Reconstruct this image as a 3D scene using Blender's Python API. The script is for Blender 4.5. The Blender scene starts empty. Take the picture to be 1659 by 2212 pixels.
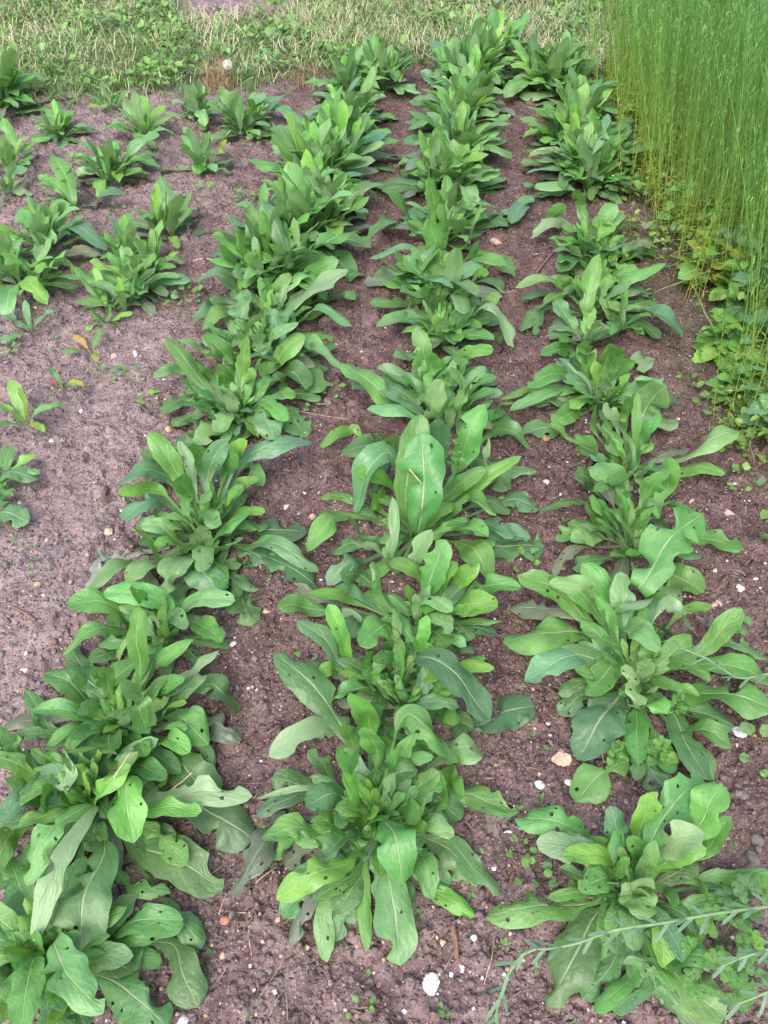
import bpy, math, random
import numpy as np
from mathutils import Vector, Matrix

# ------------------------------------------------------------------ camera, sky, sun, exposure
scene = bpy.context.scene
COL = scene.collection
cam_d = bpy.data.cameras.new("camera")
cam = bpy.data.objects.new("camera", cam_d)
COL.objects.link(cam)
cam.location = (0.0, 0.0, 1.5)
cam.rotation_euler = (math.radians(90.0 - 44.47), 0.0, 0.0)
cam_d.sensor_width = 36.0
cam_d.lens = 29.11
cam_d.clip_start = 0.02
cam_d.clip_end = 400.0
scene.camera = cam

SUN_EL, SUN_ROT = math.radians(52.0), math.radians(200.0)
world = bpy.data.worlds.new("World")
scene.world = world
world.use_nodes = True
wn, wl = world.node_tree.nodes, world.node_tree.links
bg = wn["Background"]
sky = wn.new("ShaderNodeTexSky")
sky.sky_type = 'NISHITA'
sky.sun_disc = False
sky.sun_elevation = SUN_EL
sky.sun_rotation = SUN_ROT
sky.air_density = 1.0
sky.dust_density = 4.0
sky.ozone_density = 1.0
hs = wn.new("ShaderNodeHueSaturation")
hs.inputs["Saturation"].default_value = 0.74
wl.new(sky.outputs[0], hs.inputs["Color"])
wl.new(hs.outputs[0], bg.inputs["Color"])
bg.inputs["Strength"].default_value = 0.15

sun_d = bpy.data.lights.new("sun", 'SUN')
sun = bpy.data.objects.new("sun", sun_d)
COL.objects.link(sun)
sun_d.energy = 0.75
sun_d.angle = math.radians(40.0)
sun_d.color = (1.0, 0.97, 0.93)
sun.rotation_euler = (math.radians(90.0) - SUN_EL, 0.0, math.radians(180.0) - SUN_ROT)

vs = scene.view_settings
vs.view_transform = 'Standard'
vs.look = 'None'
vs.exposure = 1.46
vs.gamma = 1.0
vs.use_curve_mapping = False
scene.render.engine = 'CYCLES'
cy = scene.cycles
cy.max_bounces = 7
cy.diffuse_bounces = 4
cy.glossy_bounces = 2
cy.transmission_bounces = 4
cy.transparent_max_bounces = 4
cy.caustics_reflective = False
cy.caustics_refractive = False

# ------------------------------------------------------------------ measured layout
# measured layout, all numbers in millimetres on the ground plan
PLANTS=[
('L1',-552,453,22,150,'leafy rosette in the bottom left corner,cut off by the picture edge','leafy rosette plants of the left row'),
('L2',-545,719,20,160,'wide rosette in the left row with long chewed leaves hanging towards the bottom left corner','leafy rosette plants of the left row'),
('L3',-518,888,18,160,'bushy rosette in the left row with one tall upright leaf at its back','leafy rosette plants of the left row'),
('L4',-491,1129,10,150,'low left-row rosette with broad pale-ribbed leaves spread flat to both sides','leafy rosette plants of the left row'),
('L5',-446,1428,12,150,'rosette in the left row,its long blue-green leaf reaching over the soil to its right','leafy rosette plants of the left row'),
('L6',-423,1950,12,150,'big dense rosette in the left row,its near side covered by dusty rounded leaves','leafy rosette plants of the left row'),
('L7',-386,2245,14,160,'rosette in the left row squeezed between two bigger ones,its leaves crossing theirs','leafy rosette plants of the left row'),
('L8',-381,2435,14,170,'rosette in the left row with a broad pale leaf turned to show its underside','leafy rosette plants of the left row'),
('L9',-380,2699,34,200,'rosette in the left row just beyond the one with the pale turned leaf','leafy rosette plants of the left row'),
('L10',-338,3021,36,210,'upright rosette in the left row,sixth from the far end','leafy rosette plants of the left row'),
('L11',-318,3334,34,210,'upright rosette in the left row,fifth from the far end','leafy rosette plants of the left row'),
('L12',-261,3604,34,220,'upright bushy rosette in the left row,fourth from the far end','leafy rosette plants of the left row'),
('L13',-217,3895,32,210,'upright rosette in the left row,third from the far end','leafy rosette plants of the left row'),
('L14',-153,4210,30,200,'upright rosette in the left row,second from the far end','leafy rosette plants of the left row'),
('L15',-72,4692,36,230,'tall bushy rosette closing the far end of the left row at the grass edge','leafy rosette plants of the left row'),
('M1',-28,685,16,150,'dense chewed rosette nearest the camera in the middle row','leafy rosette plants of the middle row'),
('M2',22,965,14,140,'rosette in the middle row flanked on its right by a huge dark drooping leaf','leafy rosette plants of the middle row'),
('M3',75,1134,10,150,'middle-row rosette with two pale rounded leaves on top,before the tallest leaf','leafy rosette plants of the middle row'),
('M4',79,1442,8,160,'middle-row rosette with the largest upright dark leaf,a dry straw across it','leafy rosette plants of the middle row'),
('M5',139,1939,14,170,'middle-row rosette with one long arching leaf pointing towards the left row','leafy rosette plants of the middle row'),
('M6',194,2282,16,170,'rosette in the middle row with a pale leaf drooping to the soil on its right','leafy rosette plants of the middle row'),
('M7',195,2581,16,180,'rosette in the middle row whose two long upright leaves overlap like blades','leafy rosette plants of the middle row'),
('M8',226,2990,20,190,'upright rosette in the middle row next beyond the one with overlapping long leaves','leafy rosette plants of the middle row'),
('M9',274,3442,34,210,'upright rosette in the middle row,sixth from the far end','leafy rosette plants of the middle row'),
('M10',314,3772,34,210,'bushy upright rosette in the middle row,fifth from the far end','leafy rosette plants of the middle row'),
('M11',343,4077,34,210,'bushy upright rosette in the middle row,fourth from the far end','leafy rosette plants of the middle row'),
('M12',379,4388,32,210,'upright rosette in the middle row,third from the far end','leafy rosette plants of the middle row'),
('M13',426,4810,34,230,'tall rosette in the middle row,second from the far end','leafy rosette plants of the middle row'),
('M14',513,4965,24,240,'tall spreading rosette at the far end of the middle row,by the mown grass','leafy rosette plants of the middle row'),
('R1',427,568,12,150,'rosette nearest the camera in the right row with a pale wrinkled leaf on top','leafy rosette plants of the right row'),
('R2',519,1003,14,140,'wide sprawling rosette in the right row with bright crinkled weeds growing through it','leafy rosette plants of the right row'),
('R3',606,1413,8,150,'rosette in the right row with a very large bitten leaf hanging over its near side','leafy rosette plants of the right row'),
('R4',656,1672,10,160,'tall rosette in the right row with one bare-stalked leaf arching out to the right','leafy rosette plants of the right row'),
('R5',637,1966,16,160,'rosette in the right row with long limp leaves lying to its left','leafy rosette plants of the right row'),
('R6',683,2457,18,170,'rosette in the right row with two tall narrow crossing leaves and drooping sides','leafy rosette plants of the right row'),
('R7',783,2874,18,180,'right-row rosette with mildewed pale leaves and a limp grey leaf on its left','leafy rosette plants of the right row'),
('R8',856,3507,34,200,'leafy rosette in the right row just beyond the mildewed one','leafy rosette plants of the right row'),
('R9',876,3772,34,210,'bushy rosette in the right row,fifth from the far end','leafy rosette plants of the right row'),
('R10',896,4019,32,200,'bushy rosette in the right row,fourth from the far end','leafy rosette plants of the right row'),
('R11',899,4247,30,200,'rosette in the right row,third from the far end,beside the flax','leafy rosette plants of the right row'),
('R12',903,4578,30,210,'tall rosette in the right row,second from the far end','leafy rosette plants of the right row'),
('R13',865,4735,26,220,'rosette at the far end of the right row near the corner of the flax','leafy rosette plants of the right row'),
('P1',-1899,4355,22,260,'tall rosette at the left picture edge,against the grass','smaller rosette plants in the sparse bed at the left'),
('P2',-1545,4092,26,150,'small dense narrow-leaved rosette near the grass in the sparse bed','smaller rosette plants in the sparse bed at the left'),
('P3',-1403,4388,10,140,'thin small rosette below the grass edge,between a dense small one and a limp one','smaller rosette plants in the sparse bed at the left'),
('P4',-1171,3570,26,190,'largest lush rosette in the upper part of the sparse bed','smaller rosette plants in the sparse bed at the left'),
('P5',-1106,3990,14,170,'loose rosette close behind the largest lush one in the sparse bed','smaller rosette plants in the sparse bed at the left'),
('P6',-972,4355,14,180,'rosette with one leaf flopped forward below the grass edge','smaller rosette plants in the sparse bed at the left'),
('P7',-679,4136,22,180,'lush rosette with broad blue-green leaves nearest the dandelion clock','smaller rosette plants in the sparse bed at the left'),
('P8',-793,3719,11,170,'sparse upright rosette with one yellow leaf in the upper sparse bed','smaller rosette plants in the sparse bed at the left'),
('P9',-1662,3694,12,180,'sparse rosette at the left edge with yellowing leaf tips','smaller rosette plants in the sparse bed at the left'),
('P10',-1592,3417,8,160,'few-leaved rosette cut by the left picture edge with one dried flat leaf','smaller rosette plants in the sparse bed at the left'),
('P11',-1274,3284,9,170,'few-leaved rosette with one long upright leaf and one leaf fallen to its right','smaller rosette plants in the sparse bed at the left'),
('P12',-1277,2906,22,190,'spreading rosette at the left with a broad drooping leaf to its right','smaller rosette plants in the sparse bed at the left'),
('P13',-843,3097,22,180,'upright rosette in the sparse bed closest to the left row,its upper one','smaller rosette plants in the sparse bed at the left'),
('P14',-901,2852,24,180,'upright rosette beside the white stone in the sparse bed','smaller rosette plants in the sparse bed at the left'),
('P15',-869,2568,22,170,'rosette in the sparse bed beside the thin pale stick,next to the left row','smaller rosette plants in the sparse bed at the left'),
('P16',-1297,2615,20,190,'rosette at the left edge below the broad drooping leaf','smaller rosette plants in the sparse bed at the left'),
('P17',-1028,1673,8,120,'small rosette cut off by the left edge beside the bright seedling','smaller rosette plants in the sparse bed at the left'),
('P18',-1047,1600,4,120,'plant outside the left edge with one flat leaf reaching in over the soil','smaller rosette plants in the sparse bed at the left'),
('P19',-1003,1508,4,120,'plant at the left edge with two dusty leaves lying on the trodden soil','smaller rosette plants in the sparse bed at the left')]
LEAVES=[
('L1',-524,457,90,-409,349,130,55,30,'p'),
('L1',-442,424,25,-337,358,20,69,-1,'d'),
('L1',-552,441,80,-524,324,120,48,20,'n'),
('L1',-500,395,32,-492,342,90,27,-1,'y'),
('L1',-599,438,28,-608,390,80,30,-1,'n'),
('L1',-486,449,25,-399,446,70,42,30,'p'),
('L1',-413,476,25,-399,433,30,28,-1,'d'),
('L1',-356,483,10,-296,389,12,57,10,'d'),
('L1',-535,480,32,-529,489,90,28,-1,'n'),
('L1',-551,430,25,-512,354,60,27,-1,'d'),
('L1',-585,426,25,-578,354,60,32,-1,'n'),
('L1',-499,394,25,-454,348,50,34,-1,'d'),
('L1',-606,447,25,-604,420,60,28,-1,'d'),
('L1',-533,397,32,-480,387,90,11,-1,'y'),
('L2',-529,693,80,-597,550,80,48,40,'h'),
('L2',-514,682,90,-553,458,100,36,50,'u'),
('L2',-482,606,80,-489,448,50,84,40,'d'),
('L2',-524,714,25,-509,615,60,39,-1,'d'),
('L2',-460,714,120,-428,615,100,56,30,'y'),
('L2',-431,687,70,-325,682,80,31,20,'y'),
('L2',-430,675,25,-342,595,60,41,-1,'h'),
('L2',-454,648,20,-282,571,20,72,20,'d'),
('L2',-447,574,25,-365,554,40,32,-1,'h'),
('L2',-450,507,25,-331,503,70,46,40,'h'),
('L2',-460,478,25,-335,507,40,41,30,'h'),
('L2',-350,524,10,-306,478,12,39,10,'d'),
('L2',-594,691,32,-605,592,90,28,-1,'h'),
('L2',-644,729,28,-677,660,80,47,40,'b'),
('L2',-668,676,28,-659,567,80,41,-1,'n'),
('L2',-625,630,25,-668,556,40,35,-1,'d'),
('L2',-597,569,25,-641,492,50,42,-1,'p'),
('L2',-536,604,25,-496,534,30,50,-1,'d'),
('L2',-548,545,25,-527,501,30,42,-1,'d'),
('L2',-579,732,28,-585,698,80,29,-1,'n'),
('L2',-623,589,25,-670,528,20,33,-1,'d'),
('L2',-608,651,25,-641,603,40,31,-1,'d'),
('L2',-534,704,52,-451,737,150,44,20,'y'),
('L2',-615,709,42,-609,711,120,47,30,'y'),
('L2',-604,796,32,-572,716,90,51,40,'b'),
('L2',-650,763,32,-733,782,90,41,30,'n'),
('L2',-662,744,28,-696,741,80,30,-1,'n'),
('L2',-648,779,35,-650,700,100,11,-1,'u'),
('L2',-622,794,35,-658,791,100,30,-1,'h'),
('L2',-718,810,38,-732,831,110,47,30,'p'),
('L2',-704,805,25,-726,842,70,42,30,'n'),
('L2',-433,758,25,-461,743,70,27,-1,'n'),
('L2',-425,746,25,-441,713,50,22,-1,'y'),
('L3',-495,972,90,-474,1016,240,46,20,'n'),
('L3',-489,989,49,-384,1010,140,30,-1,'n'),
('L3',-606,938,32,-690,968,90,50,40,'s'),
('L3',-572,894,32,-689,881,90,34,40,'n'),
('L3',-570,921,42,-582,853,120,26,-1,'p'),
('L3',-553,936,66,-531,916,190,31,-1,'n'),
('L3',-581,962,52,-570,944,150,23,-1,'n'),
('L3',-484,912,66,-461,903,190,34,-1,'n'),
('L3',-473,898,63,-496,887,180,34,-1,'n'),
('L3',-463,853,150,-447,825,120,46,60,'n'),
('L3',-504,860,66,-498,812,190,35,30,'h'),
('L3',-513,805,59,-559,746,170,43,30,'y'),
('L3',-444,884,52,-372,862,150,22,-1,'y'),
('L3',-472,945,42,-392,934,120,32,-1,'n'),
('L3',-445,930,28,-360,965,80,41,-1,'d'),
('L3',-422,995,25,-347,1040,60,27,-1,'u'),
('L3',-448,872,35,-375,837,100,20,-1,'p'),
('L3',-430,908,25,-339,826,60,66,40,'n'),
('L3',-440,845,32,-365,794,90,39,40,'y'),
('L3',-370,974,40,-296,921,20,57,30,'d'),
('L3',-360,904,20,-285,863,12,55,10,'g'),
('L3',-488,810,28,-404,746,80,41,-1,'h'),
('L3',-403,814,20,-316,738,12,75,10,'d'),
('L3',-432,726,25,-242,721,60,56,30,'U'),
('L3',-342,720,20,-237,663,12,80,10,'D'),
('L3',-573,881,25,-643,814,70,23,30,'n'),
('L3',-573,870,28,-601,802,80,31,30,'n'),
('L3',-633,865,25,-720,847,50,31,-1,'d'),
('L3',-677,878,25,-723,940,70,35,-1,'d'),
('L3',-652,921,10,-773,893,12,41,10,'g'),
('L3',-474,821,25,-419,760,70,30,-1,'y'),
('L3',-511,813,28,-509,761,80,25,-1,'n'),
('L3',-493,856,35,-444,779,100,30,-1,'n'),
('L3',-513,849,42,-503,822,120,31,-1,'y'),
('L3',-549,852,25,-545,790,70,28,-1,'d'),
('L3',-425,790,25,-417,745,50,30,-1,'y'),
('L3',-351,833,25,-330,799,20,23,-1,'d'),
('L4',-456,1160,42,-319,1129,120,47,30,'p'),
('L4',-490,1160,32,-417,1075,90,38,30,'p'),
('L4',-437,1149,25,-345,1067,60,47,-1,'n'),
('L4',-459,1169,35,-614,1170,100,51,40,'n'),
('L4',-526,1162,49,-540,1141,140,28,-1,'y'),
('L4',-486,1095,38,-462,1106,110,22,-1,'y'),
('L4',-571,1160,35,-688,1141,100,54,30,'n'),
('L4',-564,1133,28,-596,1103,80,28,-1,'n'),
('L4',-562,1120,25,-674,1027,70,34,60,'n'),
('L4',-568,1108,25,-613,1069,40,35,-1,'d'),
('L4',-573,1073,25,-616,1014,60,37,-1,'d'),
('L4',-614,998,25,-683,1077,30,40,-1,'d'),
('L4',-476,1101,38,-497,1105,110,31,-1,'y'),
('L4',-482,1108,25,-487,1047,70,25,-1,'n'),
('L4',-460,1109,28,-457,1093,80,25,-1,'y'),
('L4',-568,1040,28,-538,1066,80,12,-1,'u'),
('L4',-439,1080,25,-386,1024,30,28,-1,'d'),
('L5',-374,1615,90,-188,1672,110,56,30,'b'),
('L5',-455,1578,63,-390,1594,180,55,-1,'b'),
('L5',-414,1604,59,-361,1561,170,55,-1,'n'),
('L5',-404,1638,59,-342,1606,170,41,-1,'y'),
('L5',-527,1582,59,-597,1640,170,56,-1,'n'),
('L5',-481,1537,70,-505,1575,200,29,-1,'U'),
('L5',-472,1631,56,-479,1595,160,41,-1,'n'),
('L5',-468,1620,46,-484,1569,130,41,-1,'p'),
('L5',-598,1670,32,-639,1655,90,38,-1,'p'),
('L5',-555,1608,35,-663,1524,100,48,50,'b'),
('L5',-594,1586,25,-676,1532,60,37,-1,'y'),
('L5',-546,1514,32,-630,1404,90,57,50,'b'),
('L5',-486,1517,59,-500,1460,170,46,-1,'n'),
('L5',-458,1401,52,-493,1382,150,31,-1,'n'),
('L5',-489,1425,38,-491,1369,110,28,-1,'b'),
('L5',-471,1434,49,-467,1417,140,24,-1,'n'),
('L5',-450,1479,46,-389,1340,130,38,-1,'p'),
('L5',-415,1369,46,-318,1398,130,52,20,'n'),
('L5',-394,1478,56,-346,1426,160,35,-1,'y'),
('L5',-381,1475,38,-284,1413,110,28,-1,'y'),
('L5',-408,1352,28,-332,1351,80,41,-1,'h'),
('L5',-446,1567,63,-402,1506,180,18,-1,'U'),
('L5',-427,1510,56,-419,1471,160,18,-1,'y'),
('L5',-379,1564,35,-313,1537,100,41,-1,'n'),
('L5',-376,1689,25,-308,1554,60,46,-1,'h'),
('L5',-464,1350,25,-497,1183,70,64,50,'p'),
('L5',-528,1336,25,-590,1208,70,57,40,'p'),
('L5',-493,1382,32,-581,1389,90,45,30,'p'),
('L5',-483,1355,35,-533,1313,100,34,30,'y'),
('L5',-444,1382,32,-409,1238,90,46,30,'p'),
('L5',-461,1308,25,-369,1207,40,71,40,'b'),
('L5',-419,1350,25,-364,1216,60,37,-1,'n'),
('L5',-530,1333,28,-606,1399,80,21,-1,'n'),
('L5',-575,1327,25,-665,1208,50,34,40,'p'),
('L5',-377,1299,25,-284,1220,50,40,-1,'d'),
('L5',-366,1290,25,-332,1216,30,30,-1,'d'),
('L5',-339,1250,10,-296,1145,12,66,10,'d'),
('L5',-338,1376,28,-149,1251,80,41,60,'b'),
('L5',-339,1384,25,-226,1375,60,32,-1,'n'),
('L5',-334,1369,25,-263,1311,12,70,-1,'D'),
('L5',-268,1341,25,-150,1261,12,69,-1,'D'),
('L5',-387,1322,25,-337,1313,30,38,-1,'d'),
('L5',-292,1438,25,-191,1428,20,72,-1,'D'),
('L5',-451,1272,25,-485,1211,20,50,-1,'d'),
('L5',-430,1374,46,-424,1350,130,38,-1,'n'),
('L5',-459,1371,38,-445,1336,110,17,-1,'n'),
('L5',-397,1295,25,-367,1458,20,21,-1,'d'),
('L5',-382,1438,25,-286,1433,40,47,-1,'d'),
('L5',-568,1398,25,-595,1379,30,28,-1,'d'),
('L5',-465,1494,56,-408,1406,160,39,-1,'p'),
('L5',-411,1489,46,-397,1373,130,21,-1,'n'),
('L5',-676,1332,25,-702,1244,12,31,-1,'G'),
('L5',-672,1327,25,-675,1372,12,35,-1,'G'),
('L6',-523,2000,56,-642,2101,160,47,-1,'n'),
('L6',-413,2024,70,-387,2038,200,42,-1,'n'),
('L6',-466,2117,52,-540,2124,150,65,-1,'n'),
('L6',-334,2117,52,-235,2124,150,74,-1,'n'),
('L6',-374,2172,63,-251,2132,180,39,-1,'p'),
('L6',-356,2032,49,-313,1982,140,34,-1,'n'),
('L6',-419,1979,46,-376,1946,130,33,-1,'n'),
('L6',-447,2027,42,-484,1975,120,59,-1,'n'),
('L6',-470,1914,42,-514,1878,120,53,-1,'n'),
('L6',-432,1884,49,-426,1870,140,49,-1,'n'),
('L6',-477,1871,38,-548,1851,110,53,-1,'n'),
('L6',-539,1939,49,-565,1897,140,33,-1,'n'),
('L6',-450,1875,25,-503,1724,60,68,-1,'p'),
('L6',-439,1894,32,-452,1749,90,52,40,'p'),
('L6',-433,1905,28,-369,1838,80,29,-1,'p'),
('L6',-369,1969,32,-260,1786,90,45,30,'y'),
('L6',-336,1984,32,-251,1884,90,38,-1,'n'),
('L6',-368,1957,25,-302,1766,40,86,40,'b'),
('L6',-308,2095,25,-227,1973,60,82,40,'d'),
('L6',-248,2126,25,-186,1986,40,74,-1,'d'),
('L6',-271,2200,28,-127,2047,80,35,50,'p'),
('L6',-288,1916,25,-219,1813,12,79,-1,'d'),
('L6',-526,2080,25,-579,1973,50,56,-1,'d'),
('L6',-611,2114,28,-676,2003,80,35,-1,'p'),
('L6',-585,1985,25,-636,1889,40,46,-1,'d'),
('L6',-565,1895,25,-598,1842,20,46,-1,'d'),
('L6',-519,2074,35,-563,2055,100,26,-1,'n'),
('L6',-386,1823,25,-409,1760,40,44,-1,'d'),
('L6',-274,2007,25,-184,1944,40,43,-1,'d'),
('L6',-446,2117,32,-467,2062,90,52,-1,'n'),
('L6',-527,1810,25,-600,1756,12,52,-1,'d'),
('L6',-509,1855,25,-556,1856,40,45,-1,'d'),
('L6',-297,2037,35,-316,1974,100,38,-1,'n'),
('L6',-404,2069,49,-416,2048,140,39,-1,'n'),
('L7',-474,2409,25,-576,2271,70,61,60,'n'),
('L7',-555,2472,25,-611,2318,70,62,40,'b'),
('L7',-433,2261,63,-361,2204,180,31,-1,'y'),
('L7',-567,2233,28,-641,2210,80,32,-1,'p'),
('L7',-272,2270,25,-180,2145,70,50,40,'p'),
('L7',-378,2247,56,-363,2255,160,36,-1,'n'),
('L7',-470,2174,46,-474,2156,130,40,-1,'y'),
('L7',-273,2221,25,-144,2214,40,46,-1,'d'),
('L7',-230,2189,25,-177,2133,20,45,-1,'d'),
('L7',-501,2184,28,-549,2138,80,62,-1,'d'),
('L7',-380,2179,52,-387,2140,150,44,-1,'n'),
('L8',-346,2396,49,-119,2541,140,91,20,'U'),
('L8',-286,2624,49,-153,2606,140,65,-1,'n'),
('L8',-347,2418,63,-268,2433,180,42,-1,'p'),
('L8',-290,2386,28,-104,2284,80,56,80,'p'),
('L8',-203,2558,25,-97,2513,40,74,-1,'d'),
('L8',-504,2583,38,-639,2513,110,54,60,'b'),
('L8',-525,2682,56,-571,2681,160,40,-1,'n'),
('L8',-440,2691,46,-455,2468,130,44,-1,'p'),
('L8',-426,2429,46,-500,2412,130,62,-1,'n'),
('L8',-446,2396,49,-441,2367,140,28,-1,'n'),
('L8',-530,2538,25,-617,2432,60,44,-1,'p'),
('L8',-471,2687,42,-495,2514,120,50,-1,'b'),
('L8',-379,2491,52,-391,2469,150,53,-1,'n'),
('L8',-148,2698,25,-65,2678,30,57,-1,'d'),
('L8',-323,2495,28,-241,2425,80,58,-1,'n'),
('L8',-416,2720,52,-470,2576,150,50,-1,'n'),
('M1',1,643,110,30,540,110,59,60,'s'),
('M1',5,579,60,27,448,20,63,30,'p'),
('M1',-32,603,25,-28,470,20,22,-1,'n'),
('M1',-60,588,80,-177,525,90,46,40,'y'),
('M1',-47,598,25,-120,536,60,27,-1,'h'),
('M1',-37,593,25,-80,523,30,42,-1,'d'),
('M1',-60,532,25,-91,484,12,42,-1,'d'),
('M1',-102,530,25,-94,455,12,32,-1,'p'),
('M1',-130,537,25,-156,477,12,27,-1,'g'),
('M1',-123,593,25,-174,525,12,55,-1,'d'),
('M1',-111,663,32,-212,626,90,44,30,'h'),
('M1',-128,671,25,-196,606,50,31,-1,'h'),
('M1',-43,699,59,-71,706,170,28,-1,'y'),
('M1',-53,754,63,-83,744,180,39,-1,'n'),
('M1',-88,744,32,-230,700,90,11,30,'u'),
('M1',-66,719,42,-137,670,120,49,30,'b'),
('M1',-133,747,25,-212,763,40,44,-1,'d'),
('M1',-143,739,25,-236,699,30,32,-1,'D'),
('M1',-187,689,25,-257,543,60,51,30,'g'),
('M1',-35,674,42,-9,662,120,26,-1,'y'),
('M1',4,689,35,-24,648,100,26,-1,'n'),
('M1',1,704,49,4,713,140,23,-1,'U'),
('M1',4,753,32,63,754,90,51,30,'d'),
('M1',45,731,35,102,746,100,45,-1,'h'),
('M1',111,709,46,102,733,130,24,-1,'y'),
('M1',120,775,28,145,708,80,38,-1,'n'),
('M1',149,739,25,247,700,40,46,-1,'h'),
('M1',97,736,25,141,684,40,54,-1,'d'),
('M1',64,673,38,71,691,110,36,-1,'h'),
('M1',65,677,32,122,632,90,33,40,'p'),
('M1',116,650,25,199,555,30,38,-1,'d'),
('M1',100,645,25,164,573,12,51,-1,'d'),
('M1',58,634,25,82,540,50,40,30,'h'),
('M1',90,567,10,157,525,12,30,10,'y'),
('M1',29,568,25,49,542,12,38,-1,'d'),
('M1',9,525,25,23,488,20,24,-1,'d'),
('M1',-14,631,32,-4,562,90,20,-1,'y'),
('M1',-131,634,25,-177,611,12,52,-1,'g'),
('M1',-85,674,42,-117,662,120,33,-1,'n'),
('M1',-61,652,32,-89,637,90,31,-1,'n'),
('M1',-33,661,25,-62,629,60,34,-1,'n'),
('M1',-7,670,28,-32,631,80,31,-1,'n'),
('M1',-65,687,38,-81,633,110,28,-1,'p'),
('M1',34,715,32,57,652,90,34,-1,'n'),
('M1',-27,625,28,-58,596,80,23,-1,'n'),
('M1',-23,738,49,-12,730,140,26,-1,'d'),
('M1',-106,645,25,-114,626,50,31,-1,'h'),
('M1',-74,639,25,-82,595,40,36,-1,'d'),
('M1',79,707,25,112,675,40,40,-1,'d'),
('M1',31,682,25,68,633,40,37,-1,'d'),
('M1',81,603,25,105,585,20,33,-1,'g'),
('M1',-66,556,25,-50,511,20,35,-1,'d'),
('M1',-86,867,32,-214,781,90,45,40,'U'),
('M1',-82,862,50,-220,988,130,69,20,'d'),
('M1',-28,863,59,-64,864,170,47,30,'y'),
('M1',-13,798,59,-39,794,170,46,-1,'n'),
('M1',6,761,56,27,756,160,21,-1,'n'),
('M1',14,761,56,56,785,160,32,-1,'n'),
('M1',41,839,140,127,758,120,51,30,'h'),
('M1',108,813,32,184,781,90,50,30,'p'),
('M1',12,812,56,-7,779,160,24,-1,'y'),
('M1',39,781,46,90,759,130,24,-1,'p'),
('M1',57,829,42,99,776,120,33,-1,'n'),
('M1',-61,828,49,-77,815,140,30,-1,'n'),
('M1',-104,774,32,-143,790,90,36,-1,'d'),
('M2',30,950,63,36,969,180,26,-1,'y'),
('M2',22,1027,46,-22,967,130,27,-1,'n'),
('M2',-81,1005,46,-180,1068,130,42,20,'b'),
('M2',-72,1018,63,-114,1070,180,39,-1,'y'),
('M2',-91,1006,28,-140,956,80,30,40,'y'),
('M2',71,985,120,208,873,70,69,60,'D'),
('M2',187,894,10,311,941,12,68,10,'D'),
('M2',75,938,35,159,929,100,32,-1,'y'),
('M2',64,970,38,107,936,110,26,30,'y'),
('M2',135,1006,28,226,984,80,30,-1,'y'),
('M2',30,942,38,-2,926,110,26,-1,'y'),
('M2',34,965,35,40,893,100,23,-1,'n'),
('M2',42,925,38,28,833,110,37,-1,'n'),
('M2',-20,953,38,-34,929,110,26,-1,'p'),
('M2',78,937,25,104,895,60,38,-1,'n'),
('M2',116,924,25,146,872,60,32,-1,'n'),
('M2',-49,1052,25,-82,952,40,58,-1,'g'),
('M2',60,1055,42,112,992,120,24,-1,'y'),
('M2',140,1091,25,193,1053,40,34,-1,'d'),
('M2',168,1030,25,214,1027,60,21,-1,'n'),
('M2',-2,933,32,-25,876,90,26,-1,'n'),
('M2',4,887,25,34,825,70,37,-1,'h'),
('M2',136,903,25,180,874,30,38,-1,'d'),
('M2',-5,1003,32,-46,957,90,30,-1,'n'),
('M2',62,1011,32,95,985,90,24,-1,'n'),
('M2',69,947,32,49,893,90,23,-1,'y'),
('M2',-21,1041,35,-46,971,100,27,-1,'n'),
('M2',4,1053,35,1,1035,100,27,-1,'n'),
('M2',141,887,25,154,843,40,37,-1,'d'),
('M3',20,1125,42,-49,1010,120,58,30,'n'),
('M3',32,1093,52,19,1091,150,25,-1,'n'),
('M3',-6,1189,59,-30,1202,170,45,-1,'p'),
('M3',-65,1196,35,-166,1159,100,29,-1,'y'),
('M3',-170,1187,25,-237,1163,60,49,-1,'n'),
('M3',73,1192,46,144,1095,130,47,40,'p'),
('M3',111,1161,42,129,1039,120,44,30,'p'),
('M3',157,1172,38,244,1123,110,57,20,'y'),
('M3',97,1130,25,139,1050,70,47,-1,'n'),
('M3',156,1146,25,192,1095,30,48,-1,'d'),
('M3',184,1134,25,251,1118,20,35,-1,'D'),
('M3',-97,1171,25,-50,1139,40,29,-1,'d'),
('M3',-53,1277,32,-97,1226,90,43,-1,'d'),
('M3',66,1168,49,44,1154,140,29,-1,'y'),
('M3',79,1172,38,106,1111,110,25,-1,'y'),
('M3',156,1146,25,254,1123,60,19,-1,'n'),
('M3',-51,1154,25,-84,1087,40,42,-1,'d'),
('M3',-72,1221,25,-117,1209,60,49,-1,'b'),
('M3',-166,1226,25,-211,1256,30,27,-1,'g'),
('M3',97,1201,66,135,1245,190,64,-1,'n'),
('M3',121,1209,52,161,1218,150,35,-1,'n'),
('M3',155,1228,46,212,1232,130,46,-1,'y'),
('M3',206,1229,28,307,1203,80,49,30,'n'),
('M3',90,1252,42,13,1249,120,30,-1,'n'),
('M4',82,1398,60,88,1520,260,100,10,'s'),
('M4',55,1463,70,90,1579,270,67,-1,'n'),
('M4',137,1648,70,135,1610,230,59,-1,'b'),
('M4',14,1589,150,-72,1465,50,87,80,'b'),
('M4',16,1776,28,-111,1660,80,59,-1,'d'),
('M4',-82,1827,28,-167,1689,80,32,-1,'y'),
('M4',30,1671,70,14,1585,200,41,-1,'p'),
('M4',29,1555,52,-74,1505,150,40,-1,'y'),
('M4',15,1700,25,-30,1531,60,30,-1,'d'),
('M4',201,1648,70,257,1694,220,71,-1,'n'),
('M4',159,1537,49,254,1535,140,44,-1,'n'),
('M4',202,1523,52,343,1572,150,40,-1,'y'),
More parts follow.
